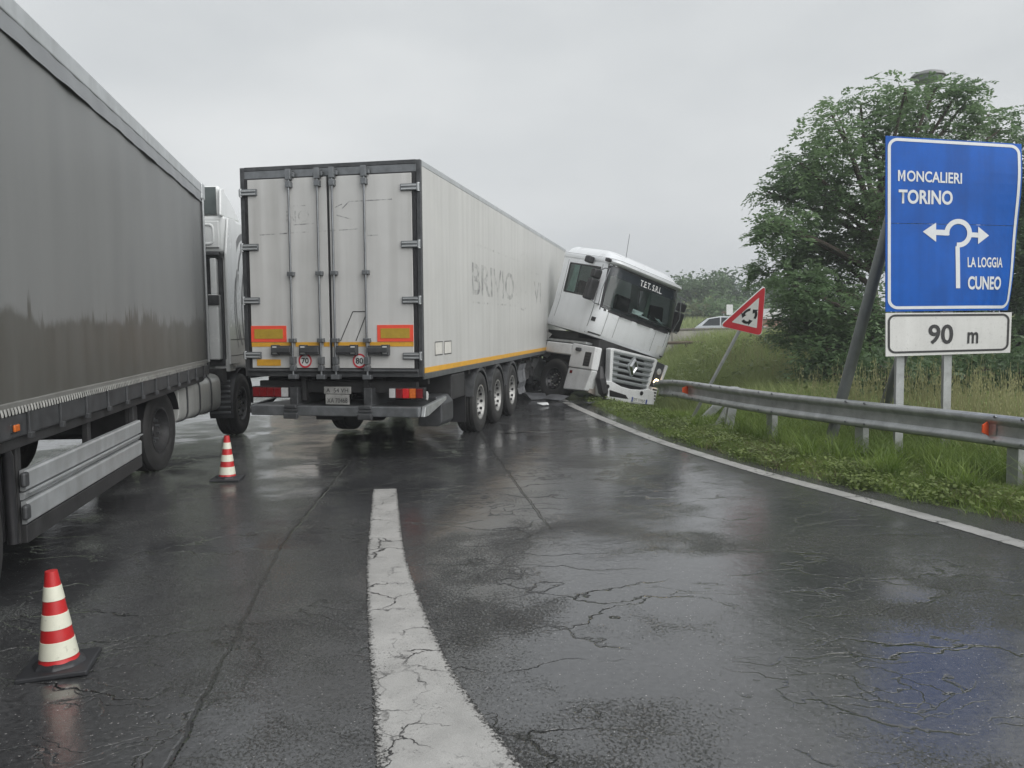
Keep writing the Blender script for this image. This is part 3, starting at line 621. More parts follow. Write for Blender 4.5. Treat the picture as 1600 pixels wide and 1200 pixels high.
for s in (-1, 1):
    a, b = sorted((s * (HW + .005), s * (HW - .03)))
    MB().box(a, b, .05, LEN, ZB - .055, ZB + .025).build('bottom_rail', M_STEEL, TA, bevel=.006)
    a, b = sorted((s * (HW + .0035), s * (HW - .02)))
    MB().box(a, b, .052, LEN, ZB + .027, ZB + .10).build('side_stripe', M_YEL, TA)
def rearfn(x, y, l): return (x, -.036 - l, y)
def sidefn(x, y, l): return (HW + l, x, y)
hz = {-1: (3.62, 2.887, 2.164, 1.42), 1: (3.605, 2.869, 2.143, 1.41)}
for s in (-1, 1):
    d0, d1 = (.018, 1.165) if s > 0 else (-1.165, -.018)
    door = MB().box(d0, d1, -.036, .02, 1.245, 3.79).build('door', M_WDOOR, TA, bevel=.006)
    g = MB()
    g.box(d0 - .055 if s < 0 else d0 - .016, d1 + .055 if s > 0 else d1 + .016, -.020, .012, 1.225, 3.81); g.build('door_seal', M_BLACK, door)
    for z in hz[s]:
        h = MB(); x0, x1 = sorted((s * (HW + .004), s * 1.02)); h.box(x0, x1, -.060, -.030, z - .045, z + .045)
        h.build('hinge', M_STEEL, door, bevel=.005)
        h2 = MB()
        for k in (-.022, .022): h2.box(*sorted((s * 1.24, s * 1.035)), -.072, -.058, z + k - .010, z + k + .010)
        h2.cyl((s * 1.262, -.045, z - .055), (s * 1.262, -.045, z + .055), .02, 10)
        h2.build('hinge_strap', M_ALU, door, smooth=False)
    for xb in ((-.538, -.128) if s < 0 else (.082, .530)):
        t = MB(); t.cyl((xb, -.085, 1.14), (xb, -.085, 3.86), .0155, 10); t.build('locking_bar', M_STEEL, door, smooth=True)
        for w_, y0_, z0, z1 in ((.045, -.108, 2.487, 2.543), (.045, -.108, 1.592, 1.648), (.038, -.11, 3.66, 3.74), (.038, -.11, 3.76, 3.90), (.07, -.07, 3.80, 3.86), (.035, -.115, 1.30, 1.40), (.035, -.115, 1.21, 1.28), (.06, -.12, 1.10, 1.16)):
            MB().box(xb - w_, xb + w_, y0_, -.028, z0, z1).build('bar_bracket', M_STEEL, door, bevel=.006)
        sd = -1 if s < 0 else 1
        hn = MB(); hn.box(*sorted((xb + sd * .02, xb + sd * .30)), -.125, -.100, 1.455, 1.525); hn.box(*sorted((xb + sd * .02, xb + sd * .20)), -.105, -.034, 1.43, 1.55); hn.box(*sorted((xb + sd * .205, xb + sd * .31)), -.105, -.034, 1.42, 1.56)
        hn.build('door_handle', M_STEELD, door, bevel=.008)
        hn = MB().box(*sorted((xb + sd * .225, xb + sd * .285)), -.108, -.103, 1.445, 1.54).build('handle_plate', M_SIGNW, door)
    # marker board, stripe, round speed disc
    x0, x1 = (-1.165, -.644) if s < 0 else (.663, 1.165)
    mk = MB().box(x0, x1, -.045, -.037, 1.60, 1.82).build('marker_board', M_FLUO, door)
    MB().box(x0 + .05, x1 - .05, -.049, -.0455, 1.645, 1.775).build('reflector', M_YELP, mk)
    for a, b in ([(-1.165, -.56), (-.515, -.15), (-.105, -.02)] if s < 0 else [(.02, .062), (.102, .51), (.552, 1.165)]):
        MB().box(a, b, -.0395, -.0365, 1.535, 1.595).build('door_stripe', M_YEL, door)
    cx = -.378 if s < 0 else .405; n = 32
    dsk = MB().add([(cx + .095 * math.cos(2 * PI * k / n), -.040, 1.345 + .095 * math.sin(2 * PI * k / n)) for k in range(n)], [tuple(range(n))]).build('speed_disc', M_SIGNW, door)
    rg = MB(); rg.grid([[(cx + r * math.cos(2 * PI * k / n), -.0425, 1.345 + r * math.sin(2 * PI * k / n)) for k in range(n + 1)] for r in (.074, .097)]); rg.build('red_ring', M_SIGNR, door)
    text('70' if s < 0 else '80', 'number', M_TXTB, door, rearfn, (cx - .052, 1.305, cx + .052, 1.385), .009, .02)
MB().box(-1.091, -.739, -.044, -.037, 1.275, 1.362).build('amber_reflector', M_YEL, TA)
# black outline and ghosts of removed lettering on the doors
def strip2(P, w, fn, l): 
    P = [np.array(p, float) for p in P]; rows = []
    for i, p in enumerate(P):
        d = P[min(i + 1, len(P) - 1)] - P[max(i - 1, 0)]; d /= np.linalg.norm(d); n_ = np.array([-d[1], d[0]]) * w / 2
        rows.append([fn(*(p - n_), l), fn(*(p + n_), l)])
    return rows
ol = MB()
for P in ([(.322, 2.0), (.52, 2.0)], [(.322, 2.0), (.139, 1.61)], [(.52, 1.985), (.359, 1.61)]): ol.grid(strip2(P, .011, rearfn, .004))
ol.build('door_outline', M_TXTB, TA)
for P in ([(-1.0, 3.05), (-.6, 3.06)], [(-.5, 3.17), (-.2, 3.18)], [(-.5, 3.42), (-.32, 3.42)], [(-.72, 3.06), (.1, 3.08)], [(.15, 3.08), (.42, 3.09)], [(.1, 3.38), (.2, 3.42)], [(.2, 3.36), (.3, 3.45)], [(.12, 3.28), (.32, 3.22)], [(.3, 3.45), (.9, 3.46)], [(.55, 3.0), (.7, 3.0)]):
    MB().grid(strip2(P, .014, rearfn, .003)).build('decal_trace', M_GHOST, TA)
text('NO', 'decal_ghost', M_GHOST2, TA, rearfn, (-.60, 3.20, -.27, 3.36), .003)
# side: ghost lettering BRIVIO, swirl, ruled lines, small placards
text('BRIVIO', 'decal_ghost', M_GHOST, TA, sidefn, (2.60, 2.30, 5.95, 2.83), .004, .01)
text('VI', 'decal_ghost', M_GHOST, TA, sidefn, (8.2, 2.30, 9.1, 2.80), .004)
def arc(cx, cy, rx, ry, a0, a1, n=24): return [(cx + rx * math.cos(a0 + (a1 - a0) * k / n), cy + ry * math.sin(a0 + (a1 - a0) * k / n)) for k in range(n + 1)]
sw = MB(); 
for P in (arc(6.9, 2.55, .75, .42, 2.3, 5.2), arc(7.1, 3.12, .5, .2, .4, 3.0), arc(7.0, 2.66, .38, .18, 3.6, 6.0), [(6.9, 2.65), (7.25, 3.0), (7.4, 3.04)], [(7.2, 2.3), (7.5, 2.62)]): sw.grid(strip2(P, .035, sidefn, .004))
for (a, b, z0, z1) in ((2.6, 6.7, 3.14, 3.12), (7.9, 8.9, 2.98, 2.98), (2.55, 6.2, 2.18, 2.20)): sw.grid(strip2([(a, z0), (b, z1)], .03, sidefn, .004))
sw.build('decal_trace', M_GHOST2, TA)
for a in (.53, .98): MB().box(HW, HW + .004, a, a + .36, 1.40, 1.58).build('placard', mat('placard_paint', (.56, .55, .51), .5, var=.08, scale=9), TA)
sg = MB()
for a in (.53, .98):
    for P in ([(a, 1.40), (a + .36, 1.40)], [(a, 1.58), (a + .36, 1.58)], [(a, 1.40), (a, 1.58)], [(a + .36, 1.40), (a + .36, 1.58)]): sg.grid(strip2(P, .012, sidefn, .0065))
sg.build('placard_edge', M_STEELD, TA)
# chassis, lights, plates, tail lift
ch = MB()
for s in (-1, 1): ch.box(s * .52 - .07, s * .52 + .07, .3, 12.9, .88, ZB - .06)
for y in np.arange(.5, 12.8, 1.1): ch.box(-1.2, 1.2, y - .04, y + .04, 1.0, ZB - .056)
ch.box(-1.15, 1.15, .12, .22, .90, 1.06); ch.build('chassis', M_CHAS, TA, bevel=.01)
lift = MB(); lift.box(-1.17, 1.24, -.10, .02, .60, .735); lift.build('lift_beam', M_STEEL, TA, bevel=.012)
lf = MB(); lf.prism([(-1.22, .03), (1.24, .03), (1.22, .95), (-1.0, .95)], 2, .70, .735); lf.build('lift_platform', M_STEELD, TA, bevel=.006)
lf = MB(); lf.prism([(-.03, .60), (.03, .735), (1.0, .79), (1.0, .74), (.15, .60)], 0, 1.245, 1.30); lf.build('lift_side_plate', M_GALV, TA, bevel=.006)
lf = MB(); lf.prism([(-.03, .62), (.03, .735), (.7, .78), (.5, .70)], 0, -1.235, -1.18); lf.build('lift_side_plate', M_STEELD, TA, bevel=.006)
for x in (-.57, .50):
    k = MB(); k.box(x - .10, x + .10, -.135, -.09, .66, .69); k.box(x - .10, x + .10, -.15, -.08, .56, .64); k.box(x - .09, x + .09, -.14, .12, .70, .75); k.box(x - .06, x + .06, -.02, .9, .68, .98)
    k.build('lift_arm', M_STEELD, TA, bevel=.012)
for s in (-1, 1):
    x0, x1 = (-1.20, -.667) if s < 0 else (.79, 1.262)
    hs = MB().box(x0 - .02, x1 + .02, .03, .12, .83, .985).build('tail_light', M_BLACK, TA, bevel=.01)
    w = (x1 - x0) / 5
    for k, m_ in enumerate([M_LENSW, M_RED, M_REDON if s > 0 else M_RED, M_AMB if s > 0 else M_RED, M_RED] if s > 0 else [M_RED, M_RED, M_RED, M_RED, M_LENSW]):
        MB().box(x0 + w * k + .004, x0 + w * (k + 1) - .004, .004, .035, .845, .972).build('lens', m_, hs, bevel=.006)
    MB().box(s * .45 - .03, s * .45 + .03, .05, .14, .80, 1.1).build('light_bracket', M_CHAS, TA)
    for yy, nm in ((2.15, 'mudflap'), ):
        MB().box(*sorted((s * .80, s * 1.27)), yy, yy + .02, .28, .95).build(nm, M_BLACK, TA)
M_PLD = mat('grimy_plate', (.26, .26, .25), .5, var=.25, scale=9, speck=.4)
pl = MB().box(-.126, .261, -.02, 0, .897, .992).build('number_plate', M_PLD, TA, bevel=.003)
text('A  54 VH', 'plate_text', M_TXTB, pl, lambda x, y, l: (x, -.02 - l, y), (-.09, .915, .225, .972), .003)
pl = MB().box(-.10, .239, -.03, -.01, .752, .888).build('number_plate', M_PLD, TA, bevel=.003)
text('XA 70468', 'plate_text', M_TXTB, pl, lambda x, y, l: (x, -.03 - l, y), (-.075, .775, .215, .84), .003)
bx = MB(); bx.prism([(.95, .38), (1.25, .38), (1.30, .44), (1.30, .70), (1.22, .80), (.95, .80)], 1, .75, 1.35); bx.build('tool_box', M_STEELD, TA, bevel=.015)
MB().box(.75, 1.27, 1.40, 2.13, .70, 1.08).build('storage_locker', M_CHAS, TA, bevel=.02)
for s in (-1, 1):
    for k in range(3):
        y = 3.13 + 1.31 * k; wheel(TA, s * 1.12, y, .51, .51, s, .32)
        g = MB(); g.grid([[((xx) * s, y + .60 * math.cos(a), .50 + .60 * math.sin(a)) for xx in (.93, .95, 1.275, 1.285)] for a in np.linspace(.25, PI - .25, 16)]); g.grid([[(1.285 * s, y + r * math.cos(a), .50 + r * math.sin(a)) for r in (.60, .55)] for a in np.linspace(.25, PI - .25, 16)])
        g.build('mudguard', M_STEELD, TA, smooth=True)
        if s > 0:
            MB().cyl((-1.1, y, .51), (1.1, y, .51), .07, 12).build('axle', M_CHAS, TA, smooth=True)
for s in (-1, 1):
    lg = MB(); lg.box(s * .80 - .06, s * .80 + .06, 10.3, 10.42, .35, 1.1); lg.box(s * .80 - .13, s * .80 + .13, 10.2, 10.52, .31, .35); lg.build('landing_leg', M_STEELD, TA, bevel=.01)
t = MB(); t.cyl((1.03, .25, .86), (1.25, .25, .86), .06, 14); t.build('marker_lamp', M_LENSW, TA, smooth=True)
mb = MB(); mb.grid([[(1.25 + .05 * math.sin(j * 1.7) + .02 * math.cos(i * 2.3), 6.5 + .55 * j / 8, .98 - .62 * i / 5) for j in range(9)] for i in range(6)]); mb.build('torn_side_skirt', mat('torn_plastic', (.085, .088, .095), .5, var=.25, scale=7), TA, smooth=False)
mb = MB(); mb.grid([[(1.05 + .06 * math.sin(j * 2.1 + i), 7.3 + 1.9 * j / 8, .98 - .42 * i / 4 + .05 * math.cos(j)) for j in range(9)] for i in range(5)]); mb.build('torn_side_skirt', M_CHAS, TA)

# ================================================================== WHITE TRACTOR UNIT, jackknifed and tilted into the ditch
TF = tag(empty('tractor_unit', (2.662, 19.637, -.345), 2.52, -.20, -.06), 'white cab-over tractor unit wrecked against the crash barrier, leaning over', 'truck')
RF = Matrix.Rotation(-2.52, 4, 'Z') @ Matrix.Rotation(-.20, 4, 'Y') @ Matrix.Rotation(-.06, 4, 'X')
RC = Matrix.Rotation(-2.567, 4, 'Z') @ Matrix.Rotation(-.281, 4, 'Y') @ Matrix.Rotation(-.165, 4, 'X')
MF = Matrix.Translation((2.662, 19.637, -.345)) @ RF; MC = Matrix.Translation((2.85, 19.80, 1.189)) @ RC
REL = MF.inverted() @ MC
CW, CRAD, CREAR = 1.235, .30, -1.92
def fy(z):      # front face position with height: raked screen, tucked lower panel
    return float(np.interp(z, [0, .08, .62, .70, 1.68, 1.76], [-.07, -.02, 0, -.01, -.17, -.19]))
def cw(z): return float(np.interp(z, [0, .1, .8, 1.76], [CW - .03, CW, CW, CW - .06]))
def per(s, z, off=0.):
    """point on the cab skin: s metres along the perimeter from the front centre (+ = cab's right side)"""
    sg = 1 if s >= 0 else -1; s = abs(s); w = cw(z); f = fy(z); a = w - CRAD; q = CRAD * PI / 2
    if s <= a: x, y, nx, ny = s, f, 0, 1
    elif s <= a + q:
        t = (s - a) / CRAD; x, y, nx, ny = a + CRAD * math.sin(t), f - CRAD + CRAD * math.cos(t), math.sin(t), math.cos(t)
    else: x, y, nx, ny = w, f - CRAD - (s - a - q), 1, 0
    return (sg * (x + nx * off), y + ny * off, z)
SA = CW - CRAD; SQ = SA + CRAD * PI / 2        # corner start / side start
S_END = SQ + (-CRAD - CREAR)
WS, WZ0, WZ1 = 1.16, .69, 1.715
W0, W1, WZs0, WZs1 = SQ + .03, SQ + 1.30, .90, 1.60
sb = sorted(set([-S_END, -W1, -W0, -SQ, -SA, -WS, 0, WS, SA, SQ, W0, W1, S_END] + [sgn * (SA + CRAD * a) for sgn in (-1, 1) for a in (.3, .6, .9, 1.2)] + [sgn * x for sgn in (-1, 1) for x in (.3, .6)]))
zb = [0, .05, .10, .35, .62, WZ0, .80, WZs0, 1.1, 1.3, WZs1, WZ1, 1.74, 1.76]
def hole(s, z): return (abs(s) < WS and WZ0 < z < WZ1) or (W0 < abs(s) < W1 and WZs0 < z < WZs1)
def shell(off, name, m, parent):
    mb = MB(); idx = {}
    for j, z in enumerate(zb):
        for i, s in enumerate(sb): idx[i, j] = len(mb.v); mb.v.append(per(s, z, off))
    for j in range(len(zb) - 1):
        for i in range(len(sb) - 1):
            if not hole((sb[i] + sb[i + 1]) / 2, (zb[j] + zb[j + 1]) / 2): mb.f.append((idx[i, j], idx[i + 1, j], idx[i + 1, j + 1], idx[i, j + 1]))
    # back wall and floor
    n = len(sb) - 1
    for j in range(len(zb) - 1): mb.f.append((idx[n, j], idx[0, j], idx[0, j + 1], idx[n, j + 1]))
    mb.f.append(tuple(idx[i, 0] for i in range(n + 1)))
    return mb.build(name, m, parent, smooth=True, recalc=False)
cab = shell(0, 'cab', M_CABW, TF); cab.matrix_local = REL
shell(-.035, 'cab_lining', mat('grey_lining', (.42, .44, .44), .8, var=.1), cab)
def patch(s0, s1, z0, z1, off, ns=10, nz=6): return [[per(s0 + (s1 - s0) * i / ns, z0 + (z1 - z0) * j / nz, off) for i in range(ns + 1)] for j in range(nz + 1)]
MB().grid(patch(-WS - .01, WS + .01, WZ0 - .01, WZ1 + .01, -.006, 20, 6)).build('windscreen', G_SCREEN, cab, smooth=True)
fr = MB()
for a in ((-WS - .045, WS + .045, WZ0 - .05, WZ0 + .01), (-WS - .045, WS + .045, WZ1 - .02, WZ1 + .02), (-WS - .045, -WS + .02, WZ0 + .01, WZ1 - .02), (WS - .02, WS + .045, WZ0 + .01, WZ1 - .02)):
    fr.grid(patch(*a, .004, 18, 4))
fr.build('windscreen_seal', M_BLACK, cab, smooth=True)
MB().grid(patch(-WS, WS, WZ1 - .24, WZ1 - .02, -.002, 18, 2)).build('sun_strip', mat('dark_sun_strip', (.016, .022, .028), .25, var=.1), cab, smooth=True)
text('T.E.T. S.R.L.', 'lettering', mat('white_print', (.75, .75, .75), .5, var=.04), cab, lambda x, y, l: per(-x, y, l), (-.22, WZ1 - .215, .50, WZ1 - .065), .006, .015)
for s in (-1, 1):
    MB().grid(patch(s * (W0 - .005), s * (W1 + .005), WZs0 - .005, WZs1 + .005, -.005, 6, 4)).build('side_window', G_SIDE, cab, smooth=True)
    sl = MB()
    for a in ((W0 - .02, W1 + .02, WZs0 - .03, WZs0 + .008), (W0 - .02, W1 + .02, WZs1 - .008, WZs1 + .03), (W0 - .03, W0 + .01, WZs0, WZs1), (W1 - .01, W1 + .03, WZs0, WZs1), (W0 + .78, W0 + .83, WZs0, WZs1)): sl.grid(patch(s * a[0], s * a[1], a[2], a[3], .003, 4, 3))
    sl.build('window_seal', M_BLACK, cab, smooth=True)
    for a in ((SQ - .045, SQ - .03, .04, 1.70), (W1 + .09, W1 + .102, .04, 1.70), (SA + .02, SA + .03, .06, .64)): MB().grid(patch(s * a[0], s * a[1], a[2], a[3], .0025, 1, 8)).build('door_seam', M_TXTB, cab)
    MB().grid([[per(s * (SQ - .20 + .11 * i), .34 + .10 * j, .012) for i in range(2)] for j in range(2)]).build('door_handle', M_BLACK, cab)
    MB().grid(patch(s * (SA + .04), s * (SQ - .12), .05, .085, .002, 6, 1)).build('skirt_seam', M_STEELD, cab)
for a in ((-WS, -.62), (-.60, .60), (.62, WS)):
    sm = MB(); sm.grid(patch(a[0], a[0] + .010, .10, .66, .0025, 1, 6)); sm.build('panel_seam', M_STEELD, cab)
# roof: swept cap with projecting visor
def rring(z, ins, fo, n=None):
    return [(x * (1 - ins / CW), y - (ins * 1.0 if y > -.6 else -ins * .2) + fo * smooth01((y + .7) / .5), z) for x, y, _ in [per(s, 1.76) for s in sb]]
rr = [rring(1.755, -.012, .05), rring(1.80, -.02, .09), rring(1.85, -.01, .09), rring(1.88, .05, .06), rring(1.90, .06, .0), rring(2.00, .12, -.10), rring(2.09, .26, -.22), rring(2.13, .48, -.35)]
roof = MB(); roof.grid(rr); n = len(sb); roof.f.append(tuple(range(7 * n, 8 * n)));
for j in range(7): roof.f.append((j * n + n - 1, j * n, (j + 1) * n, (j + 1) * n + n - 1))
roof.build('roof', M_CABW, cab, smooth=True, recalc=False)
MB().grid([rring(1.862, -.004, .082), rring(1.872, .003, .078)]).build('visor_seam', M_STEELD, cab)
MB().cyl((.55, -.55, 2.02), (.62, -.62, 2.62), .006, 6).build('antenna', M_BLACK, cab)
def mirror(s, big):
    m = MB(); x0 = CW + .06; m.box(*sorted((s * x0, s * (x0 + .25))), -.42, -.24, .78, 1.28); m.box(*sorted((s * x0, s * (x0 + .24))), -.40, -.25, 1.30, 1.52); o = m.build('mirror_housing', M_BLACK, cab, bevel=.04)
    g = MB(); g.box(*sorted((s * (x0 + .03), s * (x0 + .22))), -.43, -.425, .82, 1.24); g.build('mirror_glass', M_LENSW, o)
    a = MB(); a.tube([(s * (CW - .06), -.16, .75), (s * (CW + .12), -.12, .74), (s * (CW + .16), -.22, .80)], .014, 8); a.tube([(s * (CW - .08), -.22, 1.62), (s * (CW + .12), -.14, 1.58), (s * (CW + .16), -.25, 1.50)], .014, 8); a.tube([(s * (CW - .02), -.14, .72), (s * (CW + .05), -.10, 1.1), (s * (CW - .05), -.18, 1.62)], .010, 8); a.build('mirror_arm', M_STEEL, cab, smooth=True)
mirror(1, 1); mirror(-1, 1)
MB().box(CW - .02, CW + .16, -1.0, -.82, 1.66, 1.82).build('kerb_mirror', M_BLACK, cab, bevel=.03)
MB().box(CW - .05, CW + .06, -.34, -.20, 1.76, 1.84).build('marker_light', M_BLACK, cab, bevel=.02)
MB().grid(patch(-WS - .05, -SQ + .10, .66, .80, .012, 5, 2)).build('indicator', M_AMB, cab, smooth=True)
for x in (.62, -.02, -.66):
    w = MB(); w.tube([per(x, .69, .03), per(x - .22, .79, .035), per(x - .46, .76, .03)], .010, 6); w.tube([per(x + .02, .76, .022), per(x - .52, .80, .022)], .008, 6); w.cyl(per(x, .68, 0), per(x, .68, .05), .022, 8)
    w.build('wiper', M_BLACK, cab, smooth=True)
for x0, x1 in ((.62, .24), (.06, -.36), (-.50, -.86)):
    MB().tube([per(x0, .64, 0), per(x0 - .01, .64, .05), per(x1 + .01, .64, .05), per(x1, .64, 0)], .013, 6).build('grab_rail', M_BLACK, cab, smooth=True)
MB().grid(patch(-.98, -.80, .12, .30, .004, 4, 2)).build('front_sticker', M_SIGNW, cab, smooth=True)
# interior
M_INT = mat('cab_interior', (.045, .045, .05), .8, var=.3, scale=5); M_CURT = mat('pale_curtain', (.55, .60, .60), .85, var=.1, scale=8); M_PAPER = mat('paper_sheets', (.80, .84, .84), .7, var=.1, scale=6)
MB().prism([(-.12, .45), (-.10, .74), (-.35, .80), (-.72, .72), (-.80, .40)], 0, -1.14, 1.14).build('dashboard', M_INT, cab, bevel=.02)
for s in (-1, 1):
    sseat = MB(); sseat.box(s * .62 - .26, s * .62 + .26, -1.65, -1.10, .35, .52); sseat.prism([(-1.60, .50), (-1.48, .52), (-1.62, 1.30), (-1.74, 1.28)], 0, s * .62 - .24, s * .62 + .24); sseat.build('seat', M_INT, cab, bevel=.04)
sw = MB(); sw.lathe([(.22 + .015 * math.cos(a), .015 * math.sin(a)) for a in np.linspace(0, 2 * PI, 9)[:-1]], 24, 2, closed=True); sw.box(-.2, .2, -.02, .02, -.01, .01)
so = sw.build('steering_wheel', M_BLACK, cab, smooth=True); so.location = (-.62, -.78, .86); so.rotation_euler.x = -.6
for k in range(7):
    x = RNG.uniform(-.95, .35); y = RNG.uniform(-.40, -.16); a = RNG.uniform(-.8, .8); w, h = RNG.uniform(.10, .19), RNG.uniform(.07, .11)
    q = [(x + c_ * w * math.cos(a) - d_ * h * math.sin(a), min(y + c_ * w * math.sin(a) + d_ * h * math.cos(a), -.10), .805 + .008 * k + .14 * (d_ < 0) * RNG.uniform(.3, 1)) for c_, d_ in ((-1, -1), (1, -1), (1, 1), (-1, 1))]
    MB().add(q, [(0, 1, 2, 3)]).build('paper', M_PAPER, cab)
cg = MB()
for s in (-1, 1): cg.grid([[(s * (CW - .07 + .02 * math.sin(i * 2.2)), -1.62 + .30 * i / 8, z) for i in range(9)] for z in (.85, 1.62)])
cg.build('curtain', M_CURT, cab, smooth=True)
# lower module: bumper, grille, lamps, steps
bmp = MB()
bmp.prism([(.64, .62), (.80, 1.43), (.70, 1.47), (.56, .66)], 1, -.16, .02)
bmp.prism([(-.64, .62), (-.56, .66), (-.68, 1.46), (-.78, 1.42)], 1, -.16, .02)
bmp.prism([(-.70, 1.40), (.72, 1.40), (.71, 1.465), (-.69, 1.455)], 1, -.16, .015)
bmp.prism([(.86, .30), (.98, .66), (.60, .70), (.26, .62), (-.10, .60), (-.46, .64), (-.64, .70), (-.84, .66), (-.92, .34), (-.40, .28), (.40, .26)], 1, -.20, .03)
bump = bmp.build('front_bumper', M_CABW2, TF, bevel=.018)
gb = MB().prism([(.60, .64), (.73, 1.42), (-.72, 1.42), (-.60, .66), (-.10, .58), (.26, .60)], 1, -.14, -.08).build('grille_backing', M_TXTB, bump)
M_GRI = mat('grey_grille_plastic', (.27, .29, .30), .4, .2, var=.1, scale=10)
for k, z in enumerate((1.385, 1.255, 1.125, .995, .86, .735)):
    x = .62 + .115 * (z - .62) / .8; x2 = .59 + .10 * (z - .62) / .8
    sl = MB(); sl.prism([(-.075, z - .045), (.012, z - .03), (.02, z + .015), (-.02, z + .042), (-.075, z + .042)], 0, -x2, x); sl.build('grille_slat', M_GRI, bump, bevel=.006)
for x0, x1, z0, z1 in ((.40, .69, .68, 1.41), (-.66, -.38, .68, 1.41)):
    gs = MB(); gs.prism([(x0, z0), (x1 - .07, z0), (x1, z1), (x0 + .03, z1)], 1, -.09, -.03); gs.build('grille_side', M_GRI, bump)
dm = MB()     # diamond emblem: thick faceted lozenge ring
def loz(w, h): return [(0, h), (w, 0), (0, -h), (-w, 0)]
o1, i1 = loz(.135, .215), loz(.055, .10); zc = 1.135
dv = [(x, .035, zc + z) for x, z in o1] + [(x * .66, .085, zc + z * .72) for x, z in o1] + [(x, .06, zc + z) for x, z in i1] + [(x, .02, zc + z) for x, z in i1]
df = []
for j in range(3): df += [(j * 4 + k, j * 4 + (k + 1) % 4, (j + 1) * 4 + (k + 1) % 4, (j + 1) * 4 + k) for k in range(4)]
df += [(12, 13, 14, 15)]
dm.add(dv, df).build('diamond_emblem', mat('chrome', (.45, .46, .47), .18, 1., var=.08), bump)
MB().prism([(loz(.19, .27)[k][0], loz(.19, .27)[k][1] + zc) for k in range(4)], 1, -.03, .028).build('emblem_base', M_GRI, bump, bevel=.01)
for x in (.70, -.42): 
    t = MB(); t.cyl((x, .02, .535 + .02), (x, .045, .535 + .02), .05, 16); t.build('fog_socket', M_TXTB, bump, smooth=True)
MB().prism([(.58, .34), (.62, .49), (.08, .44), (-.02, .36)], 1, .02, .04).build('air_intake', M_TXTB, bump)
MB().prism([(.80, .27), (.86, .33), (-.1, .31), (-.1, .265)], 1, -.1, .05).build('bumper_lip', M_SIGNW, bump)
pl = MB().prism([(-.12, .315), (-.12, .43), (-.64, .43), (-.64, .315)], 1, .032, .045).build('number_plate', M_SIGNW, bump)
text('DT 519JZ', 'plate_text', M_TXTB, pl, lambda x, y, l: (-x, .045 + l, y), (.19, .335, .57, .41), .003)
M_BLUEP = mat('plate_blue', (.02, .05, .25), .4, var=.1)
for x0, x1 in ((-.125, -.165), (-.60, -.645)): MB().box(x1, x0, .0445, .0475, .316, .429).build('plate_band', M_BLUEP, pl)
# right-hand lamp (lit) with louvres, the other side torn open
hl = MB().prism([(-.80, .78), (-.80, 1.40), (-1.10, 1.36), (-1.02, .80)], 1, -.30, -.02).build('headlight', M_STEELD, TF, bevel=.02)
t = MB(); t.lathe([(0, .0), (.08, -.01), (.10, -.05)], 18, 1, (-.90, .005, .885)); t.build('bulb', mat('lit_lamp', (.9, .8, .6), .3, var=.02, emit=(1, .70, .38), estr=7.), hl, smooth=True)
t = MB(); t.lathe([(0, .0), (.07, -.01), (.09, -.04)], 16, 1, (-.93, .0, 1.16)); t.build('reflector_bowl', M_LENSW, hl, smooth=True)
MB().prism([(-1.10, 1.36), (-1.17, 1.34), (-1.03, .76), (-.98, .80)], 1, -.36, .02).build('lamp_surround', M_CABW2, TF, bevel=.012)
lv = MB().prism([(-.82, .40), (-.80, .76), (-1.01, .75), (-1.0, .42)], 1, -.24, -.04).build('louvre_panel', M_CABW2, TF, bevel=.01)
for k in range(4): MB().box(-.985, -.84, -.045, -.036, .46 + .075 * k, .50 + .075 * k).build('louvre', M_TXTB, lv)
st = MB(); st.prism([(-.86, 1.44), (-.02, 1.40), (-.02, .86), (-.88, .86)], 0, 1.02, 1.235); st.prism([(-.88, .855), (-.02, .855), (-.16, .36), (-.95, .32)], 0, .95, 1.215); sp = st.build('step_panel', M_CABW2, TF, bevel=.025)
MB().prism([(-.34, 1.26), (-.12, 1.26), (-.14, .93), (-.36, .93)], 0, 1.23, 1.240).build('step_recess', M_TXTB, sp)
MB().box(1.225, 1.30, -.66, -.50, 1.26, 1.34).build('grab_handle', M_BLACK, sp, bevel=.02)
MB().box(1.212, 1.222, -.80, -.71, .72, .79).build('red_marker', M_RED, sp)
for z in (.98, 1.05, 1.12, 1.19): MB().box(1.238, 1.243, -.34, -.15, z - .008, z + .008).build('step_tread', M_STEELD, sp)
br = MB(); br.tube([(.98, -.02, .98), (.94, .0, .72), (.80, .04, .40), (.72, .03, .28)], [.06, .12, .12, .05], 8); br.build('broken_lamp_pod', M_BLACK, TF, smooth=False)
MB().prism([(1.10, .34), (1.02, .80), (.72, .78), (.70, .28)], 1, -.28, -.14).build('torn_inner_panel', mat('torn_inner_plastic', (.25, .22, .20), .7, var=.3, scale=6), TF)
MB().tube([(1.0, -.1, .85), (.92, .0, .66), (.82, .03, .52)], .012, 6).build('dangling_cable', M_YEL, TF)
MB().box(.98, 1.22, -1.90, -.90, 1.14, 1.42).build('wheel_arch_panel', M_CABW2, TF, bevel=.03)
MB().box(.9, 1.18, -2.05, -.45, 1.445, 1.50).build('step_plate', M_GALV, TF, bevel=.01)
fd = MB(); fd.grid([[(x, -2.02 - .75 * t_ - .05 * math.sin(t_ * 7), 1.42 - 1.12 * t_ ** 1.1) for x in (1.0, 1.12, 1.22)] for t_ in np.linspace(0, 1, 9)]); fd.grid([[(1.22, -2.02 - .75 * t_ - .05 * math.sin(t_ * 7) + dd, 1.42 - 1.12 * t_ ** 1.1) for dd in (0, .06)] for t_ in np.linspace(0, 1, 9)]); fd.build('broken_fender', M_CABW2, TF)
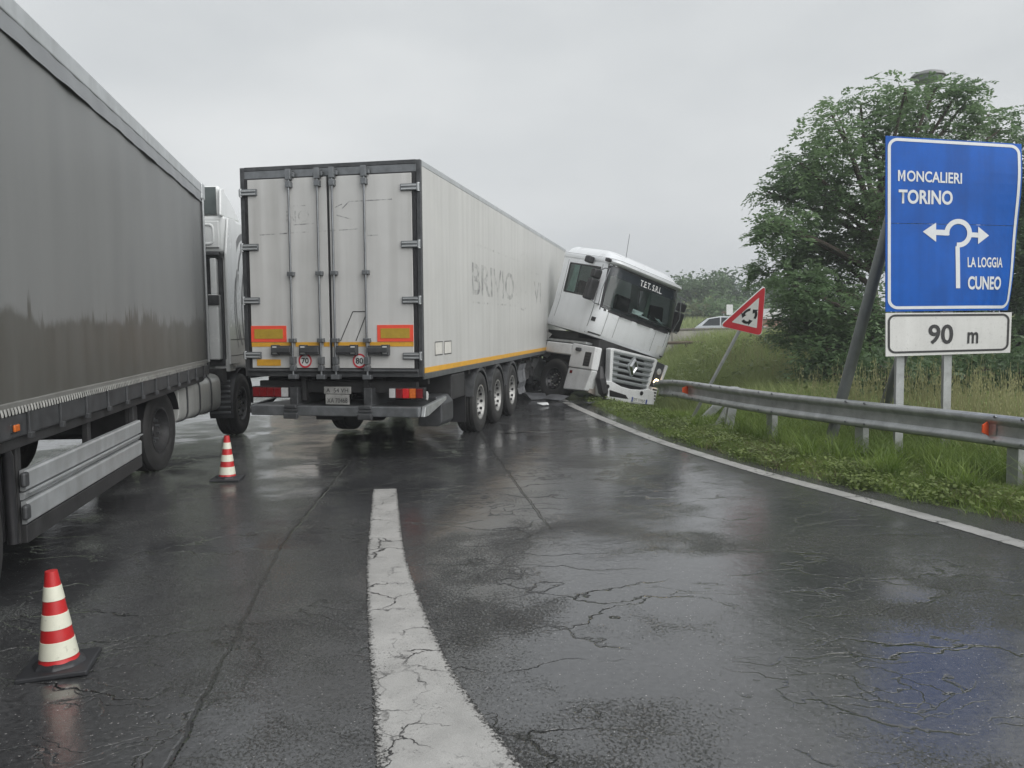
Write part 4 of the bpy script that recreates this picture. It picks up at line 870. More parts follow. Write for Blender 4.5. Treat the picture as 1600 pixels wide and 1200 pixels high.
fd = MB(); fd.grid([[(1.05 + .10 * math.sin(i * 1.3 + j), -1.95 - .62 * j / 5, 1.62 - .62 * i / 5 + .06 * math.sin(j * 2)) for j in range(6)] for i in range(6)]); fd.build('crumpled_fender', mat('crumpled_grey', (.34, .34, .33), .5, .2, var=.2, scale=6), TF)
fd = MB(); fd.grid([[(1.0 + .12 * math.sin(i * 1.9 + j * 1.1), -2.5 - .7 * j / 5, 1.25 - .8 * i / 5 + .08 * math.cos(j * 2)) for j in range(6)] for i in range(6)]); fd.build('crumpled_fender', M_STEELD, TF)
cs_ = MB()
for s in (-1, 1): cs_.box(s * .42 - .05, s * .42 + .05, -6.0, -.3, .78, 1.02)
for y in (-.4, -2.2, -3.6, -5.6): cs_.box(-.42, .42, y - .06, y + .06, .80, 1.0)
cs_.box(-.95, .98, -2.25, -.22, .95, 1.60); cs_.box(-.9, .9, -2.0, -1.6, 1.02, 1.50); cs_.box(-.92, .99, -2.22, -1.0, 1.55, 1.74); cs_.prism([(-5.0, 1.02), (-4.1, 1.02), (-4.2, 1.14), (-4.9, 1.14)], 0, -.45, .45); cs_.cyl((-1.0, -1.38, .5), (1.0, -1.38, .5), .07, 10); cs_.cyl((-1.0, -5.18, .5), (1.0, -5.18, .5), .09, 10); cs_.build('chassis', M_CHAS, TF, bevel=.01)
MB().box(.55, 1.15, -3.9, -2.6, .42, 1.0).build('fuel_tank', M_ALU, TF, bevel=.08)
MB().box(-1.15, -.55, -3.9, -2.6, .42, 1.0).build('battery_box', M_STEELD, TF, bevel=.05)
wheel(TF, 1.06, -1.38, .51, .51, 1, .32, M_RIMD, 'steer', .10); wheel(TF, -1.06, -1.38, .51, .51, -1, .32, M_RIMD, 'steer', .10)
for s in (-1, 1): wheel(TF, s * 1.05, -5.18, .51, .51, s, .32, M_RIMD, 'drive'); wheel(TF, s * .70, -5.18, .51, .51, s, .30, M_RIMD, 'drive')

# ================================================================== GREY CURTAIN TRAILER (left); local X=0 is its right side, Y=0 its front
TB = tag(empty('curtain_trailer', (-4.664, 12.678, 0), -.194), 'long grey curtain-sided semi-trailer with ribbed aluminium side guard', 'trailer')
def curtain_mat():
    m = bpy.data.materials.new('wet_grey_curtain'); m.use_nodes = True; t = m.node_tree; N, K = t.nodes, t.links.new
    b = N['Principled BSDF']; tc = _n(t, 'ShaderNodeTexCoord'); OB = tc.outputs['Object']
    mp = _n(t, 'ShaderNodeMapping'); mp.inputs['Scale'].default_value = (1, 2.2, .16); K(OB, mp.inputs[0])
    n1 = _n(t, 'ShaderNodeTexNoise'); n1.inputs['Scale'].default_value = 1.3; n1.inputs['Detail'].default_value = 6; K(mp.outputs[0], n1.inputs['Vector'])
    r = _n(t, 'ShaderNodeValToRGB'); r.color_ramp.elements[0].position = .3; r.color_ramp.elements[1].position = .7; r.color_ramp.elements[0].color = (.145, .149, .149, 1); r.color_ramp.elements[1].color = (.185, .189, .187, 1)
    K(n1.outputs['Fac'], r.inputs[0])
    # rain-soaked dirt: ragged tide mark with upward spikes, its own shape on the cloth
    sx = _n(t, 'ShaderNodeSeparateXYZ'); K(OB, sx.inputs[0])
    def mth(op, a, c):
        n = _n(t, 'ShaderNodeMath', operation=op)
        for i, q in enumerate((a, c)):
            if isinstance(q, (int, float)): n.inputs[i].default_value = q
            else: K(q, n.inputs[i])
        return n.outputs[0]
    def nz(scale, vec, det=4, ro=.6):
        mp_ = _n(t, 'ShaderNodeMapping'); mp_.inputs['Scale'].default_value = vec; K(OB, mp_.inputs[0])
        n = _n(t, 'ShaderNodeTexNoise'); n.inputs['Scale'].default_value = scale; n.inputs['Detail'].default_value = det; n.inputs['Roughness'].default_value = ro; K(mp_.outputs[0], n.inputs['Vector']); return n.outputs['Fac']
    edge = mth('ADD', mth('ADD', 1.55, mth('MULTIPLY', nz(1.0, (0, .9, .05), 3), .55)), mth('ADD', mth('MULTIPLY', mth('MAXIMUM', mth('SUBTRACT', nz(1.0, (0, 4.5, .3), 6, .75), .52), 0.), 1.8), mth('MULTIPLY', nz(1.0, (0, 16, 9), 3), .10)))
    mk = _n(t, 'ShaderNodeMapRange', interpolation_type='SMOOTHSTEP'); mk.inputs[1].default_value = -.03; mk.inputs[2].default_value = .05; K(mth('SUBTRACT', edge, sx.outputs[2]), mk.inputs[0])
    wm = mth('MULTIPLY', mk.outputs[0], mth('ADD', .45, mth('MULTIPLY', nz(1.0, (1, 3, .7), 5), .7)))
    mx = _n(t, 'ShaderNodeMixRGB'); K(wm, mx.inputs[0]); K(r.outputs[0], mx.inputs[1]); mx.inputs[2].default_value = (.058, .056, .046, 1); K(mx.outputs[0], b.inputs['Base Color'])
    mr = _n(t, 'ShaderNodeMapRange'); mr.inputs[3].default_value = .36; mr.inputs[4].default_value = .50; K(n1.outputs['Fac'], mr.inputs[0]); K(mr.outputs[0], b.inputs['Roughness'])
    n2 = _n(t, 'ShaderNodeTexNoise'); n2.inputs['Scale'].default_value = 1.6; n2.inputs['Detail'].default_value = 3; K(OB, n2.inputs['Vector'])
    bp = _n(t, 'ShaderNodeBump'); bp.inputs['Strength'].default_value = .10; bp.inputs['Distance'].default_value = .03; K(n2.outputs['Fac'], bp.inputs['Height']); K(bp.outputs[0], b.inputs['Normal'])
    b.inputs['IOR'].default_value = 1.55
    return m
ysB = np.linspace(-13.5, -.10, 110)
mb = MB(); mb.grid([[(.006 * math.sin(y * 2.3) + .004 * math.sin(y * 7.1 + z) + .010 * math.sin((z - 1.28) / 2.5 * PI) * math.sin(y * .9), y, z) for z in np.linspace(1.30, 3.80, 10)] for y in ysB]); mb.build('curtain', curtain_mat(), TB, smooth=True)
mb = MB(); mb.grid([[(.024 + .005 * math.sin(y * 5.0) * (z < 3.80) + .003 * math.sin(y * 13), y, z) for z in (3.70, 3.735, 3.80, 3.83)] for y in np.linspace(-13.5, -.10, 260)]); mb.build('curtain_valance', mat('valance_cloth', (.20, .21, .22), .35, var=.1, scale=3), TB, smooth=True)
MB().box(-.06, .03, -13.6, 0, 3.83, 3.97).build('top_rail', M_ALU, TB, bevel=.012)
MB().box(-2.55, -.06, -13.58, -.02, 3.90, 3.955).build('roof', mat('roof_tarp', (.25, .26, .27), .5, var=.1), TB)
MB().box(-2.55, -2.50, -13.5, -.05, 1.2, 3.9).build('far_curtain', mat('far_curtain_cloth', (.13, .13, .12), .4, var=.1), TB)
MB().box(-2.55, .0, -.05, 0, 1.2, 3.9).build('front_wall', M_STEEL, TB); MB().box(-2.55, .0, -13.6, -13.55, 1.2, 3.9).build('rear_door', M_STEEL, TB)
MB().box(-.05, .022, -.10, .02, 1.18, 3.84).build('corner_post', M_STEELD, TB, bevel=.01)
MB().tube([(.03, -.10, 1.3), (.03, -.10, 3.74)], .016, 8).build('curtain_pole', M_ALU, TB, smooth=True)
MB().box(-.10, .045, -.16, .05, 3.74, 3.985).build('corner_cap', M_ALU, TB, bevel=.02)
lace = MB()
for i, y in enumerate(np.arange(-13.4, -.3, .055)):
    lace.add([(.020, y, 1.318), (.020, y + .030, 1.318), (.028, y + .036, 1.255), (.028, y + .006, 1.255)], [(0, 1, 2, 3)])
    lace.add([(.024, y + .018, 1.262), (.024, y + .050, 1.262), (.018, y + .054, 1.300), (.018, y + .024, 1.300)], [(0, 1, 2, 3)])
tag(lace.build('lacing_strap', mat('pale_strap', (.34, .34, .32), .6, var=.35, scale=14), TB), kind='stuff')
MB().box(-.04, .022, -13.6, 0, 1.285, 1.335).build('curtain_hem', mat('curtain_hem_cloth', (.16, .16, .15), .4, var=.15), TB, bevel=.006)
MB().box(-.10, .012, -13.6, .0, 1.10, 1.25).build('side_rave', M_STEELD, TB, bevel=.012)
MB().box(-.13, -.02, -13.6, -.0, 1.02, 1.095).build('lower_flange', M_CHAS, TB, bevel=.008)
for y in np.arange(-12.9, -.3, .62):
    k = MB(); k.box(.012, .030, y - .022, y + .022, 1.09, 1.26); k.box(.012, .042, y - .030, y + .030, 1.075, 1.115); k.build('curtain_buckle', M_STEELD, TB, bevel=.004)
ch = MB()
for x in (-1.75, -.80): ch.box(x - .06, x + .06, -13.2, -.4, .78, 1.05)
for y in np.arange(-13, -.4, .8): ch.box(-2.4, -.12, y - .03, y + .03, 1.0, 1.10)
ch.box(-2.5, -.08, -13.5, -.1, 1.10, 1.18); ch.build('chassis', M_CHAS, TB, bevel=.008)
for z0, z1, xo in ((.715, .855, 0), (.655, .705, -.012), (.49, .645, .0)):
    g = MB(); hgt = z1 - z0; n = 5 if hgt > .1 else 2; pr = []
    pr = [(-.06 + xo, z0), (-.034 + xo, z0), (-.026 + xo, z0 + .010), (-.022 + xo, z1 - .018), (-.030 + xo, z1 - .004), (-.06 + xo, z1)]
    g.prism([(a, b) for a, b in pr], 1, -7.32, -4.18); g.build('guard_plank', M_ALU, TB)
MB().box(-.07, -.03, -7.32, -4.16, .36, .482).build('guard_skirt', M_CHAS, TB, bevel=.006)
MB().box(-.02, .0, -7.30, -4.2, .700, .711).build('guard_ridge', M_ALU, TB)
for y in (-7.30, -5.75, -4.25):
    MB().box(-.12, -.065, y - .04, y + .04, .36, 1.05).build('guard_bracket', M_CHAS, TB, bevel=.008)
for z in (.58, .80): MB().box(-.035, .005, -7.40, -7.32, z - .05, z + .05).build('guard_latch', M_STEELD, TB, bevel=.015)
MB().tube([(-.10, -8.6, 1.10), (-.06, -7.75, 1.10), (-.06, -7.58, 1.07), (-.06, -7.50, .98), (-.06, -7.48, .40)], .035, 10).build('mudguard_frame', M_BLACK, TB, smooth=True)
MB().box(-.5, -.10, -7.52, -7.49, .42, 1.06).build('mudguard_flap', M_BLACK, TB)
lm = MB().box(-.03, .02, -7.62, -7.50, 1.135, 1.20).build('side_marker', M_BLACK, TB, bevel=.01); MB().box(.018, .034, -7.60, -7.52, 1.145, 1.19).build('lens', M_AMB, lm, bevel=.006)
for k in range(3):
    y = -8.20 - 1.31 * k
    for s, x in ((1, -.20), (-1, -2.35)): wheel(TB, x, y, .52, .52, s, .34, M_RIMD)
    MB().cyl((-2.3, y, .52), (-.3, y, .52), .07, 10).build('axle', M_CHAS, TB, smooth=True)
for x in (-.45, -2.1):
    lg = MB(); lg.box(x - .06, x + .06, -3.55, -3.43, .42, 1.1); lg.box(x - .13, x + .13, -3.62, -3.36, .38, .42); lg.build('landing_leg', M_STEELD, TB, bevel=.01)
MB().box(-.55, -.16, -4.1, -3.7, .62, .98).build('pallet_locker', M_CHAS, TB, bevel=.03)

# ================================================================== WHITE TRACTOR UNIT pulling the curtain trailer; origin = drive axle
TL = tag(empty('tractor_unit', (-5.69, 10.40, 0), -.0356), 'white tractor unit with roof deflector coupled to the grey curtain trailer', 'truck')
cb = MB(); cb.prism([(3.10, 1.12), (4.90, 1.12), (5.05, 1.7), (4.95, 2.3), (4.70, 3.35), (4.35, 3.62), (2.95, 3.62), (2.95, 3.02), (3.10, 2.98)], 0, -1.21, 1.22); cabL = cb.build('cab', M_LCAB, TL, bevel=.06, seg=3)
MB().box(-1.12, 1.13, 3.02, 3.09, 1.2, 2.95).build('back_wall', M_STEELD, cabL)
MB().prism([(2.88, 1.22), (3.42, 1.22), (3.42, 3.60), (3.02, 3.58), (2.86, 3.0)], 0, 1.225, 1.262).build('side_collar', M_LCAB, cabL, bevel=.012)
MB().box(.72, 1.13, 2.92, 2.948, 3.10, 3.52).build('rear_panel', M_LCAB, cabL, bevel=.01)
rp = MB(); n = 24
rp.grid([[(.93 + .12 * r_ * (abs(math.cos(a)) ** .5) * np.sign(math.cos(a)), y_, 3.31 + .16 * r_ * (abs(math.sin(a)) ** .5) * np.sign(math.sin(a))) for a in np.linspace(0, 2 * PI, n + 1)] for r_, y_ in ((1.1, 2.921), (1.02, 2.905), (.9, 2.905), (.82, 2.921))]); rp.build('panel_recess', M_LCAB, cabL, smooth=True)
MB().box(-1.05, 1.14, 2.86, 2.95, 2.97, 3.03).build('gutter', M_STEELD, cabL, bevel=.01)
st = MB(); st.box(.93, 1.10, 2.86, 3.02, 1.30, 2.35); st.box(.98, 1.08, 2.88, 3.0, 2.35, 2.93); st.build('air_intake', M_LCAB, cabL, bevel=.02)
MB().box(.86, 1.12, 2.84, 2.87, 2.18, 2.34).build('intake_band', M_STEELD, cabL, bevel=.01)
df = MB(); df.prism([(2.97, 3.60), (4.2, 3.60), (3.9, 3.78), (3.45, 3.98), (3.15, 4.09), (2.97, 4.09)], 0, -1.14, 1.15); df.build('roof_deflector', M_LCAB, cabL, bevel=.05, seg=3)
MB().box(-1.08, 1.10, 2.945, 2.96, 3.63, 4.06).build('deflector_back', mat('deflector_inside', (.07, .085, .085), .4, var=.2), cabL, bevel=.0)
MB().prism([(2.86, 3.60), (3.25, 3.60), (3.20, 3.86), (3.05, 4.06), (2.90, 4.02)], 0, 1.16, 1.20).build('deflector_fin', M_LCAB, cabL, bevel=.015)
dec = MB()
lfn = lambda x, y, l: (1.2625 + l, x, y)
lfn2 = lambda x, y, l: (1.2215 + l, x, y)
for P, w in ((arc(3.95, 2.75, .55, .62, 2.9, .9), .11), (arc(4.15, 2.62, .55, .62, 2.9, 1.0), .06), (arc(4.25, 2.2, .75, 1.0, 2.6, 3.9), .05), (arc(4.6, 2.1, .85, 1.1, 2.5, 3.8), .05), (arc(4.9, 2.3, 1.0, 1.3, 2.6, 3.7), .045)):
    P = [p for p in P if 3.46 < p[0] < 4.75 and 1.3 < p[1] < 3.4]
    if len(P) > 2: dec.grid(strip2(P, w, lfn2, .002))
for P, w in ((arc(3.9, 2.2, .62, .95, 2.35, 3.95), .04), (arc(3.75, 2.1, .55, .9, 2.5, 3.9), .03)):
    P = [p for p in P if 3.05 < p[0] < 3.42 and 1.3 < p[1] < 3.4]
    if len(P) > 2: dec.grid(strip2(P, w, lfn, .002))
dec.build('swirl_decal', mat('grey_decal', (.16, .165, .17), .4, var=.1), cabL)
for z in (1.62, 1.36): 
    sm = MB(); sm.grid(strip2([(2.90, z), (3.42, z)], .012, lfn, .002)); sm.grid(strip2([(3.43, z), (4.85, z)], .012, lfn2, .002)); sm.build('panel_seam', M_STEELD, cabL)
MB().prism([(4.15, 2.25), (4.75, 2.25), (4.62, 2.98), (4.20, 2.98)], 0, 1.221, 1.226).build('side_window', mat('dark_window', (.02, .025, .028), .06, var=.1), cabL)
MB().box(1.24, 1.45, 5.0, 5.12, 2.2, 2.9).build('mirror', M_BLACK, cabL, bevel=.04)
for s in (-1, 1):
    wheel(TL, s * 1.06, 3.59, .52, .52, s, .32, M_RIMD, 'steer', -.0)
    wheel(TL, s * 1.06, 0, .52, .52, s, .32, M_RIMD, 'drive'); wheel(TL, s * .71, 0, .52, .52, s, .30, M_RIMD, 'drive')
g = MB(); g.grid([[(x, 3.59 + .60 * math.cos(a), .54 + .60 * math.sin(a)) for x in (.85, 1.24)] for a in np.linspace(-.1, PI + .35, 18)]); g.build('front_mudguard', M_STEELD, TL, smooth=True)
for k in range(7): MB().box(.88, 1.20, 2.96 + .004 * k, 2.99 + .004 * k, .42 + .085 * k, .455 + .085 * k).build('mudguard_rib', M_STEEL, TL, bevel=.008)
g = MB(); g.grid([[(x, .62 * math.cos(a), .54 + .62 * math.sin(a)) for x in (.55, 1.24)] for a in np.linspace(.3, PI - .3, 14)]); g.build('rear_mudguard', M_BLACK, TL, smooth=True)
tk = MB(); n = 24
rr_ = [(.84 + .33 * (abs(math.cos(a)) ** .45) * np.sign(math.cos(a)), .80 + .30 * (abs(math.sin(a)) ** .45) * np.sign(math.sin(a))) for a in np.linspace(0, 2 * PI, n + 1)[:-1]]
tk.prism(rr_, 1, .80, 2.62); tank = tk.build('fuel_tank', mat('tank_aluminium', (.60, .61, .59), .34, .45, var=.10, scale=4, streak=.3), TL, smooth=True, bevel=.02)
for y in (1.10, 1.62, 2.14):
    sb_ = MB(); rr2 = [(.84 + (a - .84) * 1.035, .80 + (b - .80) * 1.035) for a, b in rr_]; sb_.prism(rr2, 1, y - .022, y + .022); sb_.build('tank_strap', M_STEELD, tank, smooth=True)
ch = MB()
for s in (-1, 1): ch.box(s * .42 - .05, s * .42 + .05, -1.0, 4.6, .78, 1.02)
ch.box(-1.0, 1.0, 4.3, 4.9, .35, 1.08); ch.box(-.6, .6, 1.6, 4.2, .8, 1.2); ch.box(-.5, .5, -.3, .8, 1.02, 1.12); ch.cyl((-1, 0, .52), (1, 0, .52), .10, 10); ch.cyl((-1, 3.59, .50), (1, 3.59, .50), .06, 10); ch.build('chassis', M_CHAS, TL, bevel=.01)
MB().box(.5, 1.18, 2.68, 2.9, .95, 1.16).build('catwalk', M_CHAS, TL); MB().prism([(3.05, 1.10), (3.35, 1.10), (3.30, 1.30), (3.05, 1.30)], 0, .95, 1.20).build('cab_step', M_LCAB, TL, bevel=.01)

# ================================================================== CONES
M_CONE = mat('cone_red', (.42, .018, .02), .38, var=.12, scale=8, speck=.10); M_CBAND = mat('cone_band', (.60, .60, .50), .4, var=.08, scale=8, speck=.22); M_CBASE = mat('cone_base_rubber', (.02, .021, .024), .5, var=.3, scale=9)
def cone(loc, tilt, rz, label):
    r = tag(empty('traffic_cone', loc), label, 'traffic cone', 'striped cones along the grey trailer'); r.rotation_euler = (0, tilt, rz)
    H0, H1, R0, R1 = .035, .525, .098, .030
    def rad(t): return R1 + (R0 - R1) * t          # t from the top
    b = MB(); b.lathe([(.001, H1)] + [(rad(t) + (.006 if t > .97 else 0), H1 - (H1 - H0) * t) for t in np.linspace(0, 1, 20)], 40); b.build('cone_body', M_CONE, r, smooth=True)
    for a, c_ in ((.158, .314), (.453, .616), (.744, .93)):
        k = MB(); k.lathe([(rad(a) - .001, H1 - (H1 - H0) * a), (rad(a) + .0022, H1 - (H1 - H0) * (a + .004)), (rad(c_) + .0022, H1 - (H1 - H0) * (c_ - .004)), (rad(c_) - .001, H1 - (H1 - H0) * c_)], 40); k.build('white_band', M_CBAND, r, smooth=True)
    k = MB(); k.box(-.17, .17, -.17, .17, 0, .028); k.lathe([(.135, .026), (.125, .04), (.10, .052), (.09, .052)], 8); k.build('base', M_CBASE, r, bevel=.008)
    return r
cone((-2.42, 4.27, .002), -.035, .25, 'striped cone with black base standing alone on open asphalt, beside the trailer wheels')
cone((-3.40, 9.72, .002), .02, .1, 'striped cone standing beside the drive wheel of the white tractor, near the fuel tank')

# ================================================================== BLUE DIRECTION SIGN
SG = tag(empty('direction_sign', at(1413, 640, 10.25) * np.array([1, 1, 0])), 'large blue roundabout direction sign with white ninety metre plate below', 'road sign')
SGo = np.array(SG.location)
cTL, cBL, cTR, cBR = at(1384, 212, 10.1), at(1384, 487, 10.1), at(1596, 225, 10.5), at(1597, 484, 10.45)
nrm = np.cross(cBL - cTL, cTR - cTL); nrm /= np.linalg.norm(nrm); nrm = nrm if nrm[1] < 0 else -nrm
def sgn(px, py, l):
    """photo pixel on the panel -> point on the (bent) panel"""
    u = (px - 1384) / 212; v = (py - (212 + 13 * u)) / (275 - 16 * u)
    p = (cTL * (1 - u) + cTR * u) * (1 - v) + (cBL * (1 - u) + cBR * u) * v
    p = p - nrm * .30 * max(0, (u - .45) / .55) ** 2 * max(0, v - .15) ** 1.6 + nrm * .012 * math.sin(v * 9) * u
    return tuple(p + nrm * l - SGo)
M_BLUE = mat('sign_blue', (.003, .082, .38), .42, var=.14, scale=2.2, streak=.32, spec=.15, speck=.10)
M_SGREY = mat('sign_letter_white', (.56, .58, .60), .4, var=.05, scale=8)
def panel(y0, y1, m, name, parent, th=.012, x0=1384, x1=1596, fn=sgn):
    P = [[fn(x0 + (x1 - x0) * i / 16, (y0 if not callable(y0) else y0(i / 16)) * (1 - j / 8) + (y1 if not callable(y1) else y1(i / 16)) * j / 8, 0) for i in range(17)] for j in range(9)]
    Q = [[tuple(np.array(p) - nrm * th) for p in r] for r in P]
    mb = MB(); mb.grid(P); mb.grid(Q); w = 17; o = 9 * 17
    bd = [i for i in range(w)] + [j * w + w - 1 for j in range(1, 9)] + [8 * w + i for i in range(w - 2, -1, -1)] + [j * w for j in range(7, 0, -1)]
    mb.f += [(bd[k], bd[(k + 1) % len(bd)], bd[(k + 1) % len(bd)] + o, bd[k] + o) for k in range(len(bd))]
    return mb.build(name, m, parent)
pan1 = panel(lambda u: 212 + 13 * u, lambda u: 347.2 + 4 * u, M_BLUE, 'upper_panel', SG)
pan2 = panel(lambda u: 348.0 + 4 * u, lambda u: 487 - 3 * u, M_BLUE, 'lower_panel', SG)
def S2(px, py, l): return sgn(px, py, l)
def band(P, w, l, fn=S2, close=False):
    P = [np.array(p, float) for p in P]; rows = []; n = len(P)
    for i, p in enumerate(P):
        a, b = (P[(i - 1) % n], P[(i + 1) % n]) if close else (P[max(i - 1, 0)], P[min(i + 1, n - 1)])
        d = b - a; d /= np.linalg.norm(d); q = np.array([-d[1], d[0]]) * w / 2; rows.append([fn(*(p - q), l), fn(*(p + q), l)])
    if close: rows.append(rows[0])
    return rows
def rrect(x0, y0, x1, y1, r, skew=0., skb=0.):
    P = []
    for cx, cy, a0 in ((x1 - r, y0 + r, -PI / 2), (x1 - r, y1 - r, 0), (x0 + r, y1 - r, PI / 2), (x0 + r, y0 + r, PI)):
        for k in range(9):
            a = a0 + PI / 2 * k / 8; X, Y = cx + r * math.cos(a), cy + r * math.sin(a); u = (X - x0) / (x1 - x0); v = (Y - y0) / (y1 - y0); P.append((X, Y + skew * u * (1 - v) + skb * u * v))
    out = []
    for i, p in enumerate(P):
        q = P[(i + 1) % len(P)]; n = max(1, int(math.dist(p, q) / 12)); out += [(p[0] + (q[0] - p[0]) * k / n, p[1] + (q[1] - p[1]) * k / n) for k in range(n)]
    return out
bd = MB(); bd.grid(band(rrect(1389, 217, 1591, 481, 13, 12, -2), 4.6, .004, close=True)); bd.build('white_border', M_SGREY, SG)
_f = lambda x, y, l: S2(x, y + 5 * (x - 1402) / 100, l)
text('ONCALIERI', 'lettering', M_SGREY, SG, _f, (1415.5, 282, 1500, 265), .005, .020)
mm = MB()
for q in (((1402, 282), (1404.6, 282), (1404.6, 265), (1402, 265)), ((1410.4, 282), (1413, 282), (1413, 265), (1410.4, 265)), ((1404.6, 265), (1404.6, 270), (1407.5, 280), (1407.5, 274.5)), ((1410.4, 265), (1410.4, 270), (1407.5, 280), (1407.5, 274.5))): mm.add([_f(*p, .005) for p in q], [(0, 1, 2, 3)])
mm.build('lettering', M_SGREY, SG)
text('TORINO', 'lettering', M_SGREY, SG, lambda x, y, l: S2(x, y + 2.5 * (x - 1403) / 83, l), (1403, 317, 1486, 295), .005, .030)
text('LA LOGGIA', 'lettering', M_SGREY, SG, lambda x, y, l: S2(x, y, l), (1510, 417, 1572, 401), .005, .020)
text('CUNEO', 'lettering', M_SGREY, SG, lambda x, y, l: S2(x, y, l), (1510, 452, 1571, 431), .005, .030)
ar = MB(); cx, cy, R_ = 1495.5, 363.5, 18.5
ring = [(cx + R_ * math.cos(a) * .98, cy + R_ * math.sin(a)) for a in np.linspace(PI / 2 + .15, -PI - .18, 40)]
ar.grid(band(ring, 7.6, .005)); ar.grid(band([(1494, 384), (1494, 415), (1494, 450)], 6.8, .005)); ar.grid(band([(1480, 363), (1470, 362.5), (1459, 362)], 8.5, .0055)); ar.grid(band([(1512, 366), (1520, 366), (1528, 366.5)], 7.6, .0055))
ar.add([S2(*p, .006) for p in ((1440, 361), (1460.5, 347), (1460.5, 377))], [(0, 1, 2)]); ar.add([S2(*p, .006) for p in ((1546, 367), (1527.5, 353), (1527.5, 380.5))], [(0, 1, 2)])
ar.build('roundabout_arrow', M_SGREY, SG)
pTL, pBL, pTR, pBR = at(1384, 489, 10.05), at(1384, 557, 10.05), at(1581, 488, 10.38), at(1578, 551, 10.40)
def pfn(px, py, l):
    u = (px - 1384) / 196; v = (py - 489 + .5 * u) / (68 - 5 * u); p = (pTL * (1 - u) + pTR * u) * (1 - v) + (pBL * (1 - u) + pBR * u) * v
    return tuple(p + nrm * (l + .008 * math.sin(u * 7) * v) - SGo)
panel(lambda u: 489 - .5 * u, lambda u: 557 - 5.5 * u, mat('plate_white', (.55, .55, .54), .4, var=.06, scale=3, speck=.22, streak=.2), 'distance_plate', SG, .012, 1384, 1580, pfn)
bd = MB(); bd.grid(band(rrect(1388.5, 493, 1575, 551, 10, -1, -4.5), 3.2, .004, pfn, True)); bd.build('black_border', M_TXTB, SG)
text('90', 'lettering', M_TXTB, SG, pfn, (1449, 538, 1488, 507), .005, .02); text('m', 'lettering', M_TXTB, SG, pfn, (1511, 537, 1528, 519), .005, .02)
for (px, d) in ((1413, 10.22), (1488.5, 10.36)):
    a = at(px, 250, d); z0 = float(H(a[0], a[1])); pm = MB()
    pm.prism([(-.05, -.04), (.05, -.04), (.05, .02), (.035, .02), (.035, -.025), (-.035, -.025), (-.035, .02), (-.05, .02)], 2, z0 - .3, at(px, 222, d)[2])
    o = pm.build('post', M_GALV, SG, bevel=.003); o.location = Vector((a[0] - SGo[0], a[1] - SGo[1] + .04, 0))
for (p0, d0, p1, d1, r) in (((1284, 712), 11.35, (1412, 265), 10.75, .075), ((1362, 668), 12.1, (1440, 470), 10.9, .075)):
    MB().tube([at(*p0, d0) - SGo - [0, 0, .25], at(*p1, d1) - SGo], r, 14).build('brace', mat('grey_brace', (.17, .185, .18), .5, .5, var=.15, scale=5, speck=.1), SG, smooth=True)
cl = MB()
for py in (262, 420): 
    a = np.array(sgn(1398, py, -.02)); b_ = np.array(sgn(1520, py + 3, -.03)); cl.tube([a, (a + b_) / 2, b_], .02, 6)
cl.build('clamp_rail', M_GALV, SG)

# ================================================================== LEANING TRIANGLE SIGN
T3 = [at(1196.5, 445, 14.2), at(1124.5, 509.5, 14.3), at(1190, 525, 14.6)]
tn_ = np.cross(T3[1] - T3[0], T3[2] - T3[0]); tn_ /= np.linalg.norm(tn_); tn_ = tn_ if tn_[1] < 0 else -tn_
mid = (T3[1] + T3[2]) / 2; axd = mid - T3[0]; axd /= np.linalg.norm(axd)
pb = at(1104, 612, 14.05); TS = tag(empty('warning_sign', (pb[0], pb[1], float(H(pb[0], pb[1])))), 'red bordered roundabout warning triangle on a leaning pole', 'road sign'); TSo = np.array(TS.location)
def tri(sc, l, rnd, name, m, th=.0):
    c = (T3[0] + T3[1] + T3[2]) / 3; Vv = [c + (p - c) * sc for p in T3]; P = []
    for i in range(3):
        a, b, d = Vv[i - 1], Vv[i], Vv[(i + 1) % 3]; e0 = (a - b) / np.linalg.norm(a - b) * rnd; e1 = (d - b) / np.linalg.norm(d - b) * rnd
        for k in range(7):
            t = k / 6; P.append((b + e0) * (1 - t) ** 2 + b * 2 * t * (1 - t) + (b + e1) * t * t)
    n = len(P); v = [p + tn_ * l - TSo for p in P]; f = [tuple(range(n))]
    if th: v += [p + tn_ * (l - th) - TSo for p in P]; f += [tuple(range(n, 2 * n))] + [(k, (k + 1) % n, n + (k + 1) % n, n + k) for k in range(n)]
    return MB().add(v, f).build(name, m, TS)
tri(1.0, 0, .10, 'sign_plate', M_SIGNW, .02); tri(.975, .003, .10, 'red_border', M_SIGNR); tri(.60, .006, .02, 'white_field', M_SIGNW)
cT = (T3[0] + T3[1] + T3[2]) / 3; ex = (T3[2] - T3[1]); ex /= np.linalg.norm(ex); ey = -axd
def tfn(x, y, l): return tuple(cT + ex * x + ey * (y - .0) + tn_ * l - TSo)
ta = MB(); RR = .125
for k in range(3):
    a0 = PI / 2 + .35 + k * 2 * PI / 3
    ta.grid([[tfn(r * math.cos(a), r * math.sin(a), .009) for r in (RR - .024, RR + .024)] for a in np.linspace(a0, a0 + 1.15, 10)])
    a1 = a0 + 1.10; ta.add([tfn((RR - .06) * math.cos(a1), (RR - .06) * math.sin(a1), .0095), tfn((RR + .06) * math.cos(a1), (RR + .06) * math.sin(a1), .0095), tfn((RR + .004) * math.cos(a1 + .62), (RR + .004) * math.sin(a1 + .62), .0095)], [(0, 1, 2)])
ta.build('roundabout_arrow', M_TXTB, TS)
_k = (cT[2] + .25) / -axd[2]; MB().tube([cT - tn_ * .045 + axd * _k - TSo, cT - tn_ * .045 - TSo, (T3[0] * .6 + cT * .4) - tn_ * .045 - TSo], .03, 12).build('pole', M_GALV, TS, smooth=True)

